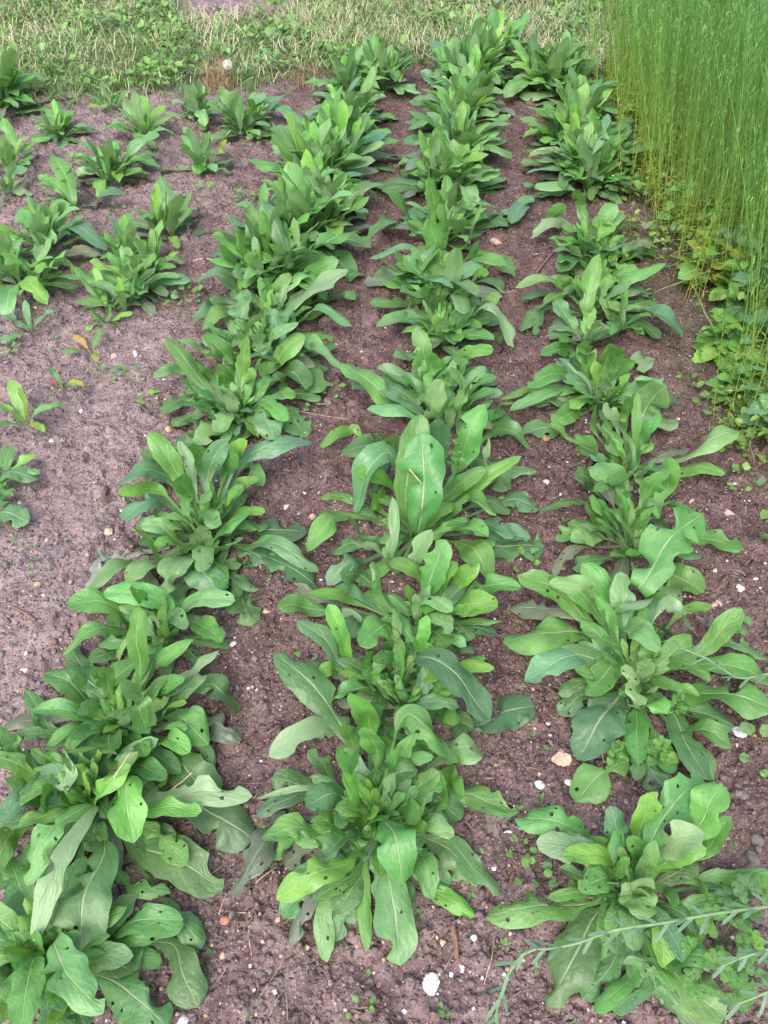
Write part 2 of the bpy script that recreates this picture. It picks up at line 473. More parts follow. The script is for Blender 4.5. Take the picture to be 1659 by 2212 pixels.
('M4',302,1824,25,402,1713,50,56,40,'d'),
('M4',269,1651,42,272,1683,120,23,-1,'U'),
('M4',224,1712,25,313,1636,50,50,-1,'d'),
('M4',291,1665,25,317,1563,40,57,-1,'d'),
('M4',84,1392,56,158,1385,160,31,-1,'y'),
('M4',139,1435,42,197,1373,120,31,-1,'n'),
('M4',172,1432,35,244,1345,100,52,30,'n'),
('M4',250,1462,25,307,1364,70,46,-1,'b'),
('M4',280,1432,25,356,1388,50,50,-1,'b'),
('M4',285,1397,10,395,1395,12,89,10,'D'),
('M4',193,1543,28,275,1433,80,40,40,'n'),
('M4',265,1546,25,320,1498,20,52,-1,'d'),
('M4',191,1393,25,246,1267,30,69,40,'n'),
('M4',216,1393,25,268,1369,50,46,-1,'n'),
('M4',13,1312,56,20,1405,160,34,-1,'U'),
('M4',23,1286,49,-76,1298,140,43,30,'U'),
('M4',64,1282,59,107,1300,170,40,-1,'n'),
('M4',-49,1335,25,-129,1228,60,41,60,'b'),
('M4',-92,1493,25,-183,1341,50,53,40,'n'),
('M4',-57,1414,28,-88,1438,80,25,-1,'n'),
('M4',-8,1473,25,-69,1468,50,36,-1,'d'),
('M4',43,1417,25,21,1443,60,46,-1,'b'),
('M4',-113,1563,25,-164,1547,30,30,-1,'n'),
('M4',-8,1502,32,-32,1463,90,32,-1,'y'),
('M4',-78,1397,25,-127,1371,12,42,-1,'d'),
('M4',-7,1397,25,-49,1364,30,42,-1,'d'),
('M4',7,1552,25,-37,1515,70,41,-1,'n'),
('M4',164,1483,25,194,1484,70,40,-1,'n'),
('M4',328,1653,25,408,1647,30,35,-1,'d'),
('M4',336,1552,25,401,1522,12,56,-1,'D'),
('M5',40,1894,49,-121,1992,140,66,30,'n'),
('M5',129,1843,63,152,1851,180,60,-1,'y'),
('M5',104,1949,49,48,1921,140,41,-1,'n'),
('M5',132,2042,70,96,2095,200,55,-1,'n'),
('M5',129,2057,49,87,2044,140,56,-1,'n'),
('M5',171,2040,56,140,2021,160,38,-1,'n'),
('M5',107,2018,35,-22,2029,100,47,-1,'b'),
('M5',224,1919,56,256,1900,160,37,-1,'y'),
('M5',233,1924,42,310,1887,120,41,-1,'n'),
('M5',240,1857,52,286,1788,150,60,-1,'n'),
('M5',233,1937,63,183,1913,180,41,-1,'n'),
('M5',218,2159,42,325,2089,120,39,-1,'y'),
('M5',265,2114,25,349,2061,20,62,-1,'d'),
('M5',74,1904,42,35,1854,120,37,-1,'n'),
('M5',314,1897,42,351,1815,120,20,-1,'y'),
('M5',102,2003,25,25,2033,40,47,-1,'d'),
('M5',201,2090,42,217,2014,120,39,-1,'n'),
('M6',323,2327,140,404,2196,60,59,60,'U'),
('M6',234,2508,56,246,2225,160,56,30,'p'),
('M6',248,2576,56,288,2310,160,62,30,'p'),
('M6',305,2609,59,341,2456,170,29,-1,'y'),
('M6',118,2384,32,-24,2272,90,56,30,'p'),
('M6',152,2284,46,134,2275,130,50,-1,'U'),
('M6',157,2421,52,120,2399,150,52,-1,'n'),
('M6',162,2431,52,192,2354,150,47,-1,'b'),
('M6',97,2500,28,-49,2421,80,39,-1,'d'),
('M6',318,2448,42,379,2406,120,48,-1,'p'),
('M6',255,2367,32,308,2264,90,37,-1,'n'),
('M6',327,2422,25,384,2346,50,67,-1,'d'),
('M6',72,2217,25,44,2162,40,54,-1,'p'),
('M6',206,2341,32,235,2190,90,50,-1,'n'),
('M6',371,2334,25,373,2266,30,28,-1,'d'),
('M7',229,2522,70,228,2506,230,72,10,'n'),
('M7',191,2702,70,146,2698,240,70,10,'n'),
('M7',184,2696,46,-51,2614,130,60,70,'b'),
('M7',88,2556,56,-38,2582,160,39,-1,'n'),
('M7',107,2504,42,-11,2481,120,53,-1,'n'),
('M7',125,2622,52,27,2474,150,39,-1,'p'),
('M7',278,2724,42,418,2598,120,61,30,'n'),
('M7',99,2616,56,46,2503,160,44,-1,'y'),
('M7',304,2796,49,328,2662,140,46,-1,'n'),
('M7',430,2820,25,466,2673,30,52,-1,'d'),
('M7',379,2672,25,421,2581,20,46,-1,'d'),
('M7',20,2734,25,-47,2632,30,41,-1,'p'),
('M8',196,2995,70,161,3023,240,70,10,'n'),
('M8',261,3081,70,251,2973,240,70,10,'b'),
('M8',106,3098,56,15,3045,160,66,-1,'s'),
('M8',140,2943,49,62,2906,140,48,-1,'n'),
('M8',287,2940,56,345,2898,160,48,-1,'n'),
('M8',294,2832,70,367,2942,200,47,-1,'n'),
('M8',55,3107,28,-70,2818,80,60,60,'d'),
('M8',391,3177,25,483,3078,30,68,-1,'d'),
('M8',493,3216,25,608,3286,60,70,-1,'b'),
('M8',270,2950,63,245,2821,180,53,-1,'n'),
('R1',463,624,80,567,724,120,71,20,'h'),
('R1',539,634,120,579,686,170,58,20,'n'),
('R1',573,629,42,600,652,120,37,-1,'n'),
('R1',474,612,56,527,600,160,58,30,'U'),
('R1',475,600,42,540,595,120,36,-1,'y'),
('R1',450,643,56,468,676,160,42,-1,'y'),
('R1',431,570,56,442,589,160,27,-1,'p'),
('R1',419,639,32,403,687,90,46,-1,'b'),
('R1',410,580,32,262,620,90,53,30,'U'),
('R1',401,598,42,298,584,120,33,30,'y'),
('R1',368,651,25,234,675,70,52,40,'h'),
('R1',403,626,28,357,630,80,26,-1,'n'),
('R1',406,538,49,393,560,140,24,-1,'n'),
('R1',397,576,35,319,537,100,38,30,'h'),
('R1',342,539,25,170,510,50,52,30,'h'),
('R1',408,537,52,424,533,150,40,-1,'p'),
('R1',417,548,35,420,489,100,51,40,'p'),
('R1',403,532,35,392,443,100,40,40,'p'),
('R1',391,533,25,378,457,40,43,-1,'d'),
('R1',358,521,30,261,388,20,69,30,'d'),
('R1',379,457,25,314,397,20,39,-1,'d'),
('R1',407,440,25,324,371,50,26,-1,'n'),
('R1',421,421,25,359,374,30,31,-1,'d'),
('R1',394,445,32,426,430,90,28,30,'U'),
('R1',413,433,25,458,397,20,42,-1,'d'),
('R1',442,445,25,460,403,40,23,-1,'n'),
('R1',472,453,32,516,435,90,49,30,'h'),
('R1',578,584,28,665,566,80,31,-1,'n'),
('R1',486,526,25,585,534,60,33,-1,'n'),
('R1',541,579,25,542,534,60,17,-1,'n'),
('R1',481,565,28,481,516,80,19,-1,'n'),
('R1',474,424,25,534,370,30,67,-1,'p'),
('R1',513,523,25,514,471,50,32,-1,'y'),
('R1',451,605,38,417,622,110,34,-1,'n'),
('R1',482,579,25,550,604,40,37,-1,'d'),
('R1',346,560,25,317,571,40,31,-1,'d'),
('R1',420,612,42,405,629,120,6,-1,'p'),
('R1',377,547,25,374,553,50,30,-1,'n'),
('R1',433,497,25,451,492,70,21,-1,'n'),
('R1',344,484,25,357,454,12,46,-1,'d'),
('R1',465,497,25,473,449,12,40,-1,'d'),
('R1',608,566,25,661,569,30,34,-1,'d'),
('R1',459,407,25,485,363,20,56,-1,'d'),
('R1',335,631,25,299,646,30,32,-1,'d'),
('R2',437,1110,25,253,1059,70,84,30,'n'),
('R2',469,1049,25,288,968,60,58,30,'b'),
('R2',449,1145,32,302,1237,90,54,30,'n'),
('R2',472,1159,42,363,1206,120,50,30,'n'),
('R2',480,1189,46,358,1178,130,43,30,'p'),
('R2',501,1096,49,449,1129,140,28,-1,'n'),
('R2',518,1192,42,444,1244,120,47,-1,'n'),
('R2',524,1122,49,519,1202,140,53,-1,'p'),
('R2',599,1166,46,503,1102,130,49,30,'b'),
('R2',525,1107,46,549,990,130,51,40,'p'),
('R2',586,1103,140,632,1039,140,30,20,'U'),
('R2',669,1170,28,722,1151,80,22,-1,'n'),
('R2',684,1056,46,756,1102,130,45,-1,'n'),
('R2',505,1034,52,435,1011,150,27,-1,'n'),
('R2',503,902,56,471,942,160,48,-1,'h'),
('R2',528,966,52,521,960,150,36,-1,'n'),
('R2',533,941,49,552,907,140,22,-1,'p'),
('R2',522,921,32,554,878,90,42,40,'y'),
('R2',511,907,25,482,786,50,44,-1,'n'),
('R2',505,1058,25,406,931,70,54,-1,'n'),
('R2',492,960,25,375,807,30,84,30,'D'),
('R2',416,984,25,361,961,30,37,-1,'d'),
('R2',400,949,25,358,922,12,43,-1,'d'),
('R2',585,1022,35,652,945,100,33,30,'n'),
('R2',613,956,32,764,885,90,68,30,'n'),
('R2',667,1026,28,795,947,80,57,30,'n'),
('R2',582,918,25,611,764,30,54,-1,'d'),
('R2',588,874,25,671,821,60,48,30,'n'),
('R2',602,929,25,707,891,20,49,-1,'d'),
('R2',545,817,25,547,775,40,40,-1,'n'),
('R2',507,803,25,535,763,12,69,-1,'D'),
('R2',501,820,25,476,764,30,31,-1,'d'),
('R2',458,807,25,360,727,20,65,10,'h'),
('R2',426,1112,28,452,1068,80,31,-1,'n'),
('R2',415,1083,25,464,1041,60,24,-1,'n'),
('R2',422,1173,25,288,1197,12,62,-1,'g'),
('R2',661,1284,25,726,1213,50,67,-1,'n'),
('R2',633,1264,25,669,1187,30,56,-1,'d'),
('R2',604,1189,28,635,1170,80,40,-1,'n'),
('R2',607,824,25,639,780,12,50,-1,'d'),
('R2',609,1127,25,624,1076,70,39,-1,'d'),
('R2',601,1049,25,647,1008,60,45,-1,'d'),
('R2',748,1088,25,824,1046,30,28,-1,'d'),
('R2',601,1066,25,657,1023,50,55,-1,'y'),
('R2',572,1143,28,495,1129,80,39,-1,'n'),
('R2',475,1101,25,449,1109,60,39,-1,'n'),
('R3',560,1177,120,736,1362,150,102,30,'h'),
('R3',583,1366,42,498,1381,120,46,-1,'n'),
('R3',599,1405,46,637,1382,130,46,-1,'n'),
('R3',637,1458,49,669,1432,140,59,-1,'p'),
('R3',554,1459,42,497,1459,120,44,-1,'n'),
('R3',533,1464,32,491,1456,90,44,-1,'n'),
('R3',597,1419,49,517,1399,140,35,-1,'n'),
('R3',597,1430,59,548,1434,170,23,-1,'n'),
('R3',659,1509,56,683,1508,160,52,-1,'n'),
('R3',724,1556,56,712,1562,160,49,-1,'n'),
('R3',631,1569,56,499,1514,160,49,-1,'p'),
('R3',556,1592,35,481,1569,100,54,-1,'d'),
('R3',612,1554,52,551,1507,150,49,-1,'p'),
('R3',592,1576,49,505,1460,140,28,-1,'p'),
('R3',727,1541,25,768,1464,60,12,-1,'n'),
('R3',527,1535,25,386,1468,50,20,-1,'d'),
('R3',510,1465,25,427,1410,12,52,-1,'h'),
('R3',776,1414,25,860,1352,40,55,-1,'n'),
('R3',537,1349,25,445,1305,40,46,-1,'d'),
('R3',534,1420,25,446,1360,70,47,-1,'p'),
('R3',628,1376,25,578,1323,60,39,-1,'y'),
('R3',577,1355,25,544,1343,60,35,-1,'n'),
('R3',455,1362,40,404,1292,20,31,10,'g'),
('R3',692,1450,28,665,1455,80,52,-1,'b'),
('R4',765,1630,80,955,1694,130,51,50,'p'),
('R4',779,1647,25,883,1597,70,42,30,'n'),
('R4',648,1622,70,593,1646,200,21,-1,'n'),
('R4',665,1680,70,654,1742,220,25,-1,'n'),
('R4',613,1710,56,549,1697,160,38,-1,'n'),
('R4',577,1669,46,496,1681,130,51,-1,'n'),
('R4',516,1788,32,451,1786,90,27,-1,'n'),
('R4',646,1789,59,579,1760,170,39,-1,'U'),
('R4',724,1842,63,761,1832,180,93,-1,'d'),
('R4',698,1753,49,738,1750,140,39,-1,'n'),
('R4',667,1652,49,689,1649,140,34,-1,'n'),
('R4',580,1793,56,562,1773,160,26,-1,'n'),
('R4',770,1977,52,697,1889,150,41,-1,'n'),
('R4',798,1890,25,799,1813,40,64,-1,'d'),
('R4',674,1836,56,654,1801,160,35,-1,'n'),
('R4',629,1767,32,600,1657,90,48,-1,'p'),
('R4',690,1653,25,711,1638,50,34,-1,'d'),
('R5',610,1951,49,523,1998,140,23,-1,'U'),
('R5',577,2050,35,410,1940,100,57,40,'s'),
('R5',566,2031,25,356,1875,60,42,30,'p'),
('R5',533,2039,25,336,1942,50,33,-1,'n'),
('R5',661,2082,59,663,2052,170,57,-1,'n'),
('R5',677,2084,52,685,2049,150,62,-1,'n'),
('R5',697,2074,42,735,2035,120,48,-1,'n'),
('R5',563,1928,25,475,1829,50,60,-1,'n'),
('R5',471,1846,25,392,1840,12,64,-1,'d'),
('R5',638,1995,46,635,1964,130,61,-1,'n'),
('R5',589,2239,25,485,2174,50,51,-1,'n'),
('R5',586,2184,25,532,2133,30,50,-1,'d'),
('R5',548,1983,25,438,1945,30,62,-1,'d'),
('R5',616,2039,49,590,2006,140,33,-1,'y'),
('R5',627,2158,49,582,2098,140,44,-1,'n'),
('R5',814,2211,25,795,2108,30,65,-1,'d'),
('R5',604,2137,46,605,2054,130,44,-1,'b'),
('R6',656,2374,70,700,2506,220,56,-1,'n'),
('R6',657,2401,59,628,2446,170,47,-1,'p'),
('R6',636,2567,28,442,2514,80,39,50,'p'),
('R6',779,2546,46,956,2594,130,44,-1,'n'),
('R6',802,2677,28,889,2653,80,61,-1,'n'),
('R6',853,2458,25,953,2277,50,71,40,'b'),
('R6',754,2307,52,763,2381,150,46,-1,'U'),
('R6',632,2572,25,506,2435,50,34,-1,'n'),
('R6',569,2582,25,468,2508,40,40,-1,'d'),
('R6',542,2495,25,451,2350,20,39,-1,'d'),
('R6',539,2477,25,491,2324,20,34,-1,'d'),
('R6',641,2600,32,580,2554,90,55,-1,'n'),
('R6',857,2591,25,902,2528,50,45,-1,'d'),
('R6',640,2710,49,616,2611,140,40,-1,'n'),
('R6',594,2422,25,550,2341,20,38,-1,'d'),
('R6',933,2572,25,806,2538,50,40,-1,'d'),
('R6',842,2386,25,898,2316,20,62,-1,'d'),
('R7',821,2995,52,870,3005,150,71,-1,'p'),
('R7',727,3101,25,544,2929,50,61,50,'U'),
('R7',817,2983,35,852,2920,100,43,-1,'p'),
('R7',690,2874,32,597,2849,90,59,-1,'n'),
('R7',702,2774,49,644,2726,140,46,-1,'p'),
('R7',763,2818,49,706,2737,140,57,-1,'n'),
('R7',844,2876,42,848,2788,120,47,-1,'n'),
('R7',760,2976,38,653,2888,110,49,-1,'p'),
('R7',652,3138,32,711,3138,90,62,-1,'n'),
('R7',786,3203,49,729,3155,140,51,-1,'n'),
('R7',905,3028,25,886,2912,30,50,-1,'d'),
('R9',887,3572,49,1126,3943,140,72,-1,'n'),
('R9',874,3680,56,1094,3856,160,61,-1,'s'),
('R9',807,3645,59,814,3612,170,60,-1,'n'),
('R9',682,3439,25,587,3474,40,59,-1,'d'),
('R8',615,3371,25,496,3085,40,65,-1,'b'),
('R8',897,3557,35,777,3494,100,59,-1,'b'),
('R8',878,3523,49,982,3589,140,69,-1,'p'),
('R8',829,3387,28,616,3356,80,57,-1,'p'),
('P7',-636,4269,38,-446,4379,110,91,-1,'b'),
('P7',-568,4373,25,-438,4177,70,57,30,'b'),
('P7',-665,4123,25,-584,3992,30,55,-1,'n'),
('P7',-699,4156,56,-728,4221,160,55,-1,'b'),
('P7',-656,4259,52,-566,4253,150,67,-1,'b'),
('P7',-759,4332,28,-805,4178,80,51,-1,'b'),
('P7',-684,4516,66,-648,4325,190,58,-1,'b'),
('P11',-1234,3206,59,-1356,3437,170,65,-1,'n'),
('P11',-1261,3259,46,-1392,3327,130,56,-1,'n'),
('P11',-1188,3283,25,-1050,3313,60,71,40,'b'),
('P12',-1248,3057,25,-1014,2828,60,96,50,'b'),
('P12',-1247,3046,49,-1188,3047,140,71,-1,'p'),
('P12',-1252,2851,52,-1343,2966,150,43,-1,'n'),
('P10',-1590,3416,25,-1464,3394,20,44,-1,'U'),
('P10',-1593,3550,28,-1494,3472,80,49,-1,'b'),
('P6',-927,4324,52,-855,4253,150,56,-1,'b'),
('P6',-985,4335,59,-993,4356,170,46,-1,'b'),
('P6',-1015,4406,25,-902,4235,50,52,40,'b'),
('P4',-1115,3848,42,-991,3774,120,52,-1,'p'),
('P4',-1131,3759,25,-974,3619,50,41,-1,'p'),
('P4',-1105,3785,25,-1001,3746,40,42,-1,'d'),
('P4',-1250,3742,32,-1362,3774,90,41,-1,'n'),
('P4',-1203,3582,25,-1296,3570,40,40,-1,'n'),
('P9',-1660,3733,35,-1486,3802,100,46,-1,'y'),
('P9',-1657,3811,56,-1710,3885,160,52,-1,'n'),
('P8',-827,3767,52,-888,3801,150,51,-1,'p'),
('P8',-773,3689,52,-770,3692,150,50,-1,'n'),
('P8',-751,3680,56,-665,3745,160,51,-1,'p'),
('P8',-741,3835,32,-706,3829,90,31,-1,'Y'),
('P8',-815,3733,25,-799,3570,30,56,-1,'n'),
('P15',-851,2585,28,-1024,2651,80,56,-1,'n'),
('P15',-861,2514,59,-789,2578,170,55,-1,'n'),
('P15',-829,2670,25,-675,2623,60,49,-1,'b'),
('P15',-950,2559,25,-1030,2583,20,36,-1,'d'),
('P15',-849,2731,28,-730,2676,80,37,-1,'n'),
('P18',-1035,1608,25,-907,1609,40,43,30,'b'),
('P19',-991,1494,25,-887,1456,30,58,20,'b'),
('P19',-994,1519,25,-952,1562,50,36,-1,'n')]
SEEDLINGS=[
(-942,2451,7,70,'y','pale yellow-green seedling on a small mound of soil'),
(-1163,2365,4,90,'b','blue-green seedling with one upright leaf by the left edge'),
(-942,2263,4,80,'o','seedling with one dried orange leaf and one yellow leaf'),
(-962,2033,4,70,'R','seedling with one red leaf standing in bare soil'),
(-1023,1861,7,110,'Y','bright yellow-green seedling with broad leaves near the left edge'),
(-1106,2699,4,60,'y','tiny upright seedling between two rosettes of the sparse bed')]
WEEDS=[
(-1224,2634,50,9,'small round-leaved weed between two rosettes at the left'),
(-686,2602,60,12,'weed patch by the red brick shard'),
(-722,2533,40,6,'small weed left of the left row below the brick shard'),
(-1208,2269,50,9,'small weed at the left edge below the blue-green seedling'),
(-869,2147,50,8,'low creeping weed in the middle of the bare soil'),
(-792,2141,40,7,'trailing thin weed beside the low creeping weed'),
(-693,1987,40,8,'bright small weed at the foot of the big dense rosette'),
(-663,1959,30,5,'smallest weed at the foot of the big dense rosette'),
(-149,2016,45,7,'dusty round-leaved weed on dark soil between left and middle rows'),
(-203,1931,30,5,'tiny weed on dark soil beside a thin trailing stem'),
(-895,1405,25,6,'tiny weed sprig on the trodden path near the cream pebble'),
(-170,1035,40,6,'small weed by the left tip of the huge chewed leaf'),
(-122,986,50,9,'spreading small weed under the middle row'),
(-35,383,30,5,'small upright weed at the bottom edge between the rows'),
(265,589,40,8,'round-leaved weed beside the nearest right-row rosette'),
(249,640,30,6,'thin weed sprig on dark soil near grey clod'),
(-767,3463,50,9,'pale weed in the sparse bed under the sparse upright rosette'),
(-611,3959,50,9,'weed beside the left row near its far half'),
(-568,3361,50,9,'weed on reddish soil left of the left row'),
(-1083,3605,40,7,'weed behind the upright rosette of the sparse bed'),
(-1076,3263,40,5,'thin weed near the white stone'),
(-1386,3796,50,8,'weed in the gap left of the largest lush rosette'),
(-762,3190,40,4,'weed with one rounded leaf below the upright rosette'),
(-901,4254,60,12,'weed patch between the limp and the lush rosette'),
(933,2098,40,7,'weed clump at the edge of the flax verge'),
(960,1964,60,10,'loose weed tuft on the soil right of the right row'),
(1033,1825,60,10,'low weed at the right picture edge'),
(953,1630,50,8,'small flat weed on the stony soil at the right'),
(822,1103,60,10,'low weed at the right edge beside the wide rosette'),
(742,837,60,9,'trailing weed near the white speckled disc'),
(347,1336,50,8,'mossy little weed between middle and right rows')]
CRINKLED=[
(526,807,55,'y','bright crinkled weed shoot,largest,in the wide sprawling rosette'),
(440,798,45,'y','bright crinkled weed shoot at the near left of the wide sprawling rosette'),
(584,913,40,'n','darker crinkled weed shoot inside the wide sprawling rosette'),
(551,1006,35,'n','small crinkled weed at the heart of the wide sprawling rosette'),
(187,1614,45,'y','crinkled weed on a tall thin stem beside the largest upright leaf'),
(-539,741,40,'y','crinkled weed shoot under the bright leaf of the left row')]
CRANESBILLS=[
(555,478,75,'deeply cut cranesbill leaves beside the drooping flax stem'),
(509,409,75,'deeply cut cranesbill with a pale petal on it,near the bottom right'),
(611,531,60,'cranesbill leaves at the right edge above the drooping flax stem'),
(586,434,60,'cranesbill leaves at the bottom right corner between two flax stems')]
STONES=[
(-872,2259,27,'p','pinkish angular stone on bare soil below a seedling'),
(-803,2269,24,'w','white knobbly stone next to the pinkish angular one'),
(-668,2666,43,'r','red brick shard at the end of the thin pale stick'),
(-611,1842,26,'o','orange stone at the foot of the left row'),
(-675,1825,16,'w','small white stone beside the orange one'),
(-747,1703,16,'w','flat whitish chip on the trodden path'),
(-894,1953,14,'w','small cream pebble right of the bright seedling'),
(-812,1875,15,'g','small grey round pebble on the trodden path'),
(-940,1814,17,'w','white chip by the mound at the left edge'),
(-951,1557,17,'w','white sliver at the left edge of the path'),
(-1174,2818,22,'w','white chip between two rosettes at the left edge'),
(-1207,2537,18,'w','white crumb by the blue-green seedling'),
(-168,1981,28,'g','grey clod under the dusty round-leaved weed'),
(-255,1549,28,'w','pointed flint shard between left and middle rows'),
(-803,1725,14,'g','grey pebble in the middle of the trodden path'),
(-1084,1990,21,'g','grey clod left of the red-leaved seedling'),
(-630,2246,18,'p','pink stone under the pale drooping leaf of the left row'),
(-679,2004,18,'p','pinkish stone behind the small weeds by the left row'),
(-728,1572,32,'s','large brown clod at the path side of the left row'),
(-686,1439,24,'c','smooth cream round pebble on the trodden path'),
(-809,1261,22,'o','orange wedge-shaped stone on the trodden path'),
(-731,1104,24,'b','reddish brown angular stone beside the left row'),
(-772,1032,19,'w','rough white stone on the path at the left'),
(-790,1236,11,'w','white chip beneath the orange wedge-shaped stone'),
(-716,1355,14,'p','pinkish pebble beside the lying grey leaf'),
(-840,1423,14,'p','small pinkish pebble left of the cream round one'),
(-908,1323,37,'g','long grey clod at the left edge of the path'),
(-333,1100,17,'w','white stone between the left and middle rows'),
(-281,1061,18,'g','grey flat stone between the left and middle rows'),
(-271,1194,18,'o','tan stone beside the dark lying leaf'),
(-183,1493,22,'p','round pink pebble among dark leaves'),
(-670,1249,14,'p','pale pink pebble under the left row'),
(-781,1357,17,'g','grey pebble beside the pinkish one'),
(-782,1075,11,'w','white sliver below the reddish brown stone'),
(-621,1386,34,'s','big crumbly brown clod beside the left row'),
(350,821,37,'t','flat tan stone with a square corner between the rows'),
(793,1317,18,'w','white rectangular chip on dark soil at the right'),
(828,1250,24,'w','white pointed shard at the right'),
(887,1513,33,'p','pale pinkish rock at the right edge of the bed'),
(773,1219,18,'c','cream rounded stone behind the wide rosette'),
(733,1162,39,'g','large grey clod behind the wide rosette'),
(948,1433,23,'g','grey stone at the right picture edge'),
(353,840,14,'o','small tan stone touching the flat square-cornered one'),
(337,909,10,'w','white crumb on the smooth soil between the rows'),
(753,1199,19,'o','rusty stone under the cream rounded one'),
(877,1283,13,'w','small pale stone at the right'),
(-276,530,19,'r','round terracotta pebble near the bottom of the left path'),
(-382,671,27,'b','dark brick fragment with an orange broken face'),
(-272,473,13,'t','tan angular stone beneath the terracotta pebble'),
(-318,372,21,'w','white stone at the bottom picture edge'),
(-130,480,12,'t','small tan stone by the nearest middle rosette'),
(-216,533,10,'p','pinkish sliver on the near path'),
(-182,524,11,'t','tan pebble beneath the bright hanging leaf'),
(-289,455,12,'s','brown round clod on the near path'),
(-188,446,10,'g','grey pebble on the near path'),
(-89,429,11,'w','white chip on the near path'),
(-300,524,10,'g','dark grey pebble left of the terracotta one'),
(76,427,33,'W','flat white stone with a pointed lower end'),
(357,780,21,'w','white angular stone below the flat tan one'),
(201,698,48,'g','large grey clod by the nearest middle rosette'),
(232,683,11,'w','white crumb beside the large grey clod'),
(298,662,13,'w','white oval pebble by the nearest right rosette'),
(151,492,12,'v','bluish white speckled pebble on the near soil'),
(130,448,11,'v','whitish speckled crumb on the near soil'),
(406,427,8,'c','cream oval seed-like pebble under the nearest right rosette'),
(689,755,37,'g','big grey clod at the right edge'),
(687,665,26,'g','smooth grey stone at the right edge'),
(668,632,31,'g','pinkish grey rock at the right edge'),
(704,707,30,'s','lumpy brown clod at the right edge'),
(521,373,11,'w','white chip at the bottom edge under the right row'),
(100,488,13,'t','tan stone on the near soil'),
(91,442,8,'w','white crumb above the flat pointed stone'),
(234,647,14,'g','small grey stone by the weed sprig'),
(197,437,8,'w','white crumb right of the flat pointed stone'),
(302,773,20,'v','bluish slate chip beside the flat tan stone'),
(435,1640,25,'w','white flat chip between middle and right rows'),
(801,1559,19,'c','cream stone on the soil right of the right row'),
(866,1931,15,'w','white pebble behind the arching bare-stalked leaf'),
(817,1830,16,'c','cream chip near the arching bare-stalked leaf'),
(458,1809,26,'r','rusty red crumbly stone between the middle and right rows'),
(1010,1635,31,'g','grey stone at the right edge'),
(1021,3099,40,'m','mauve stone on the soil by the flax'),
(427,2989,55,'p','pale pinkish rock between middle and right rows'),
(612,4263,32,'v','bluish white stone between the far plants'),
(-1011,3060,38,'W','white stone beside the upright rosette of the sparse bed'),
(-567,5000,44,'o','pale orange stone at the grass edge'),
(-1068,6080,27,'w','white stone on the bare patch in the far grass'),
(-340,4636,73,'s','brown clod below the grass edge')]
STICKS=[
(-847,1194,10,-785,1161,10,7,'k','twig','short brown twig on the trodden path'),
(770,2112,10,827,2106,10,13,'k','twig','thick brown stick right of the right row'),
(551,2751,10,637,2897,10,9,'k','twig','brown stick leaning on the soil between middle and right rows'),
(-714,2872,10,-630,2872,10,7,'k','twig','thin pale stick beside the left row'),
(116,509,10,120,458,10,11,'k','wood_splinter','brown wood splinter on the near soil'),
(187,500,10,162,421,10,2.2,'f','straw','long orange straw on the near soil'),
(-288,539,10,-279,574,10,2.5,'f','straw','pale straw above the terracotta pebble'),
(-228,585,10,-193,610,15,2.5,'f','straw','pale straw under the bright hanging leaf'),
(-232,510,10,-222,470,10,2.5,'f','straw','straight straw on the near path'),
(-205,397,10,-166,459,10,2,'l','straw','greenish dry stem on the near path,longest of its bundle'),
(-182,380,10,-158,422,10,1.6,'l','straw','greenish dry stem at the bottom of the bundle'),
(-153,373,10,-158,452,15,1.6,'l','straw','upright-lying dry stem crossing the bundle'),
(-403,740,40,-355,758,80,3,'f','straw','pale straw resting across a dark leaf of the left row'),
(-477,716,140,-440,728,200,3.5,'f','straw','orange dry stem leaning on the bright leaf of the left row'),
(60,1468,200,92,1447,170,4,'f','straw','forked dry straw lying on the largest upright leaf'),
(-276,1927,10,-106,1888,20,2,'f','straw','thin trailing dry stem between left and middle rows'),
(-1066,2319,10,-1004,2281,10,2.5,'f','straw','short straw on the soil near the dried orange leaf'),
(427,840,20,433,814,10,2.5,'f','straw','short straw at the tip of a hole-eaten leaf'),
(230,601,10,219,575,10,6,'k','twig','small brown twig below the large grey clod')]
FLAX_BENT=[
[(154,327,200),(161,348,240),(174,369,270),(194,382,290),(222,385,300),(260,390,310),(307,397,320),(371,404,330),(439,416,330),(526,430,320),(625,454,280),(769,505,150),(897,561,0)],
[(468,381,220),(497,387,240),(537,397,250),(613,425,220),(738,474,100),(818,508,0)],
[(475,333,220),(495,337,240),(520,344,250),(593,370,220),(716,418,100),(793,448,0)],
[(587,982,150),(607,974,150),(634,955,150),(672,943,140),(708,938,130),(753,940,140),(870,994,80),(962,1050,0)],
[(1018,2457,120),(1006,2362,140),(1011,2284,140),(1032,2249,110),(1055,2245,60),(1058,2223,10)],
[(919,2583,30),(965,2582,50),(1022,2582,80),(1087,2585,100),(1202,2669,60),(1295,2780,0)],
[(1003,2767,30),(1068,2751,50),(1119,2720,80),(1185,2736,80),(1315,2885,0)]]
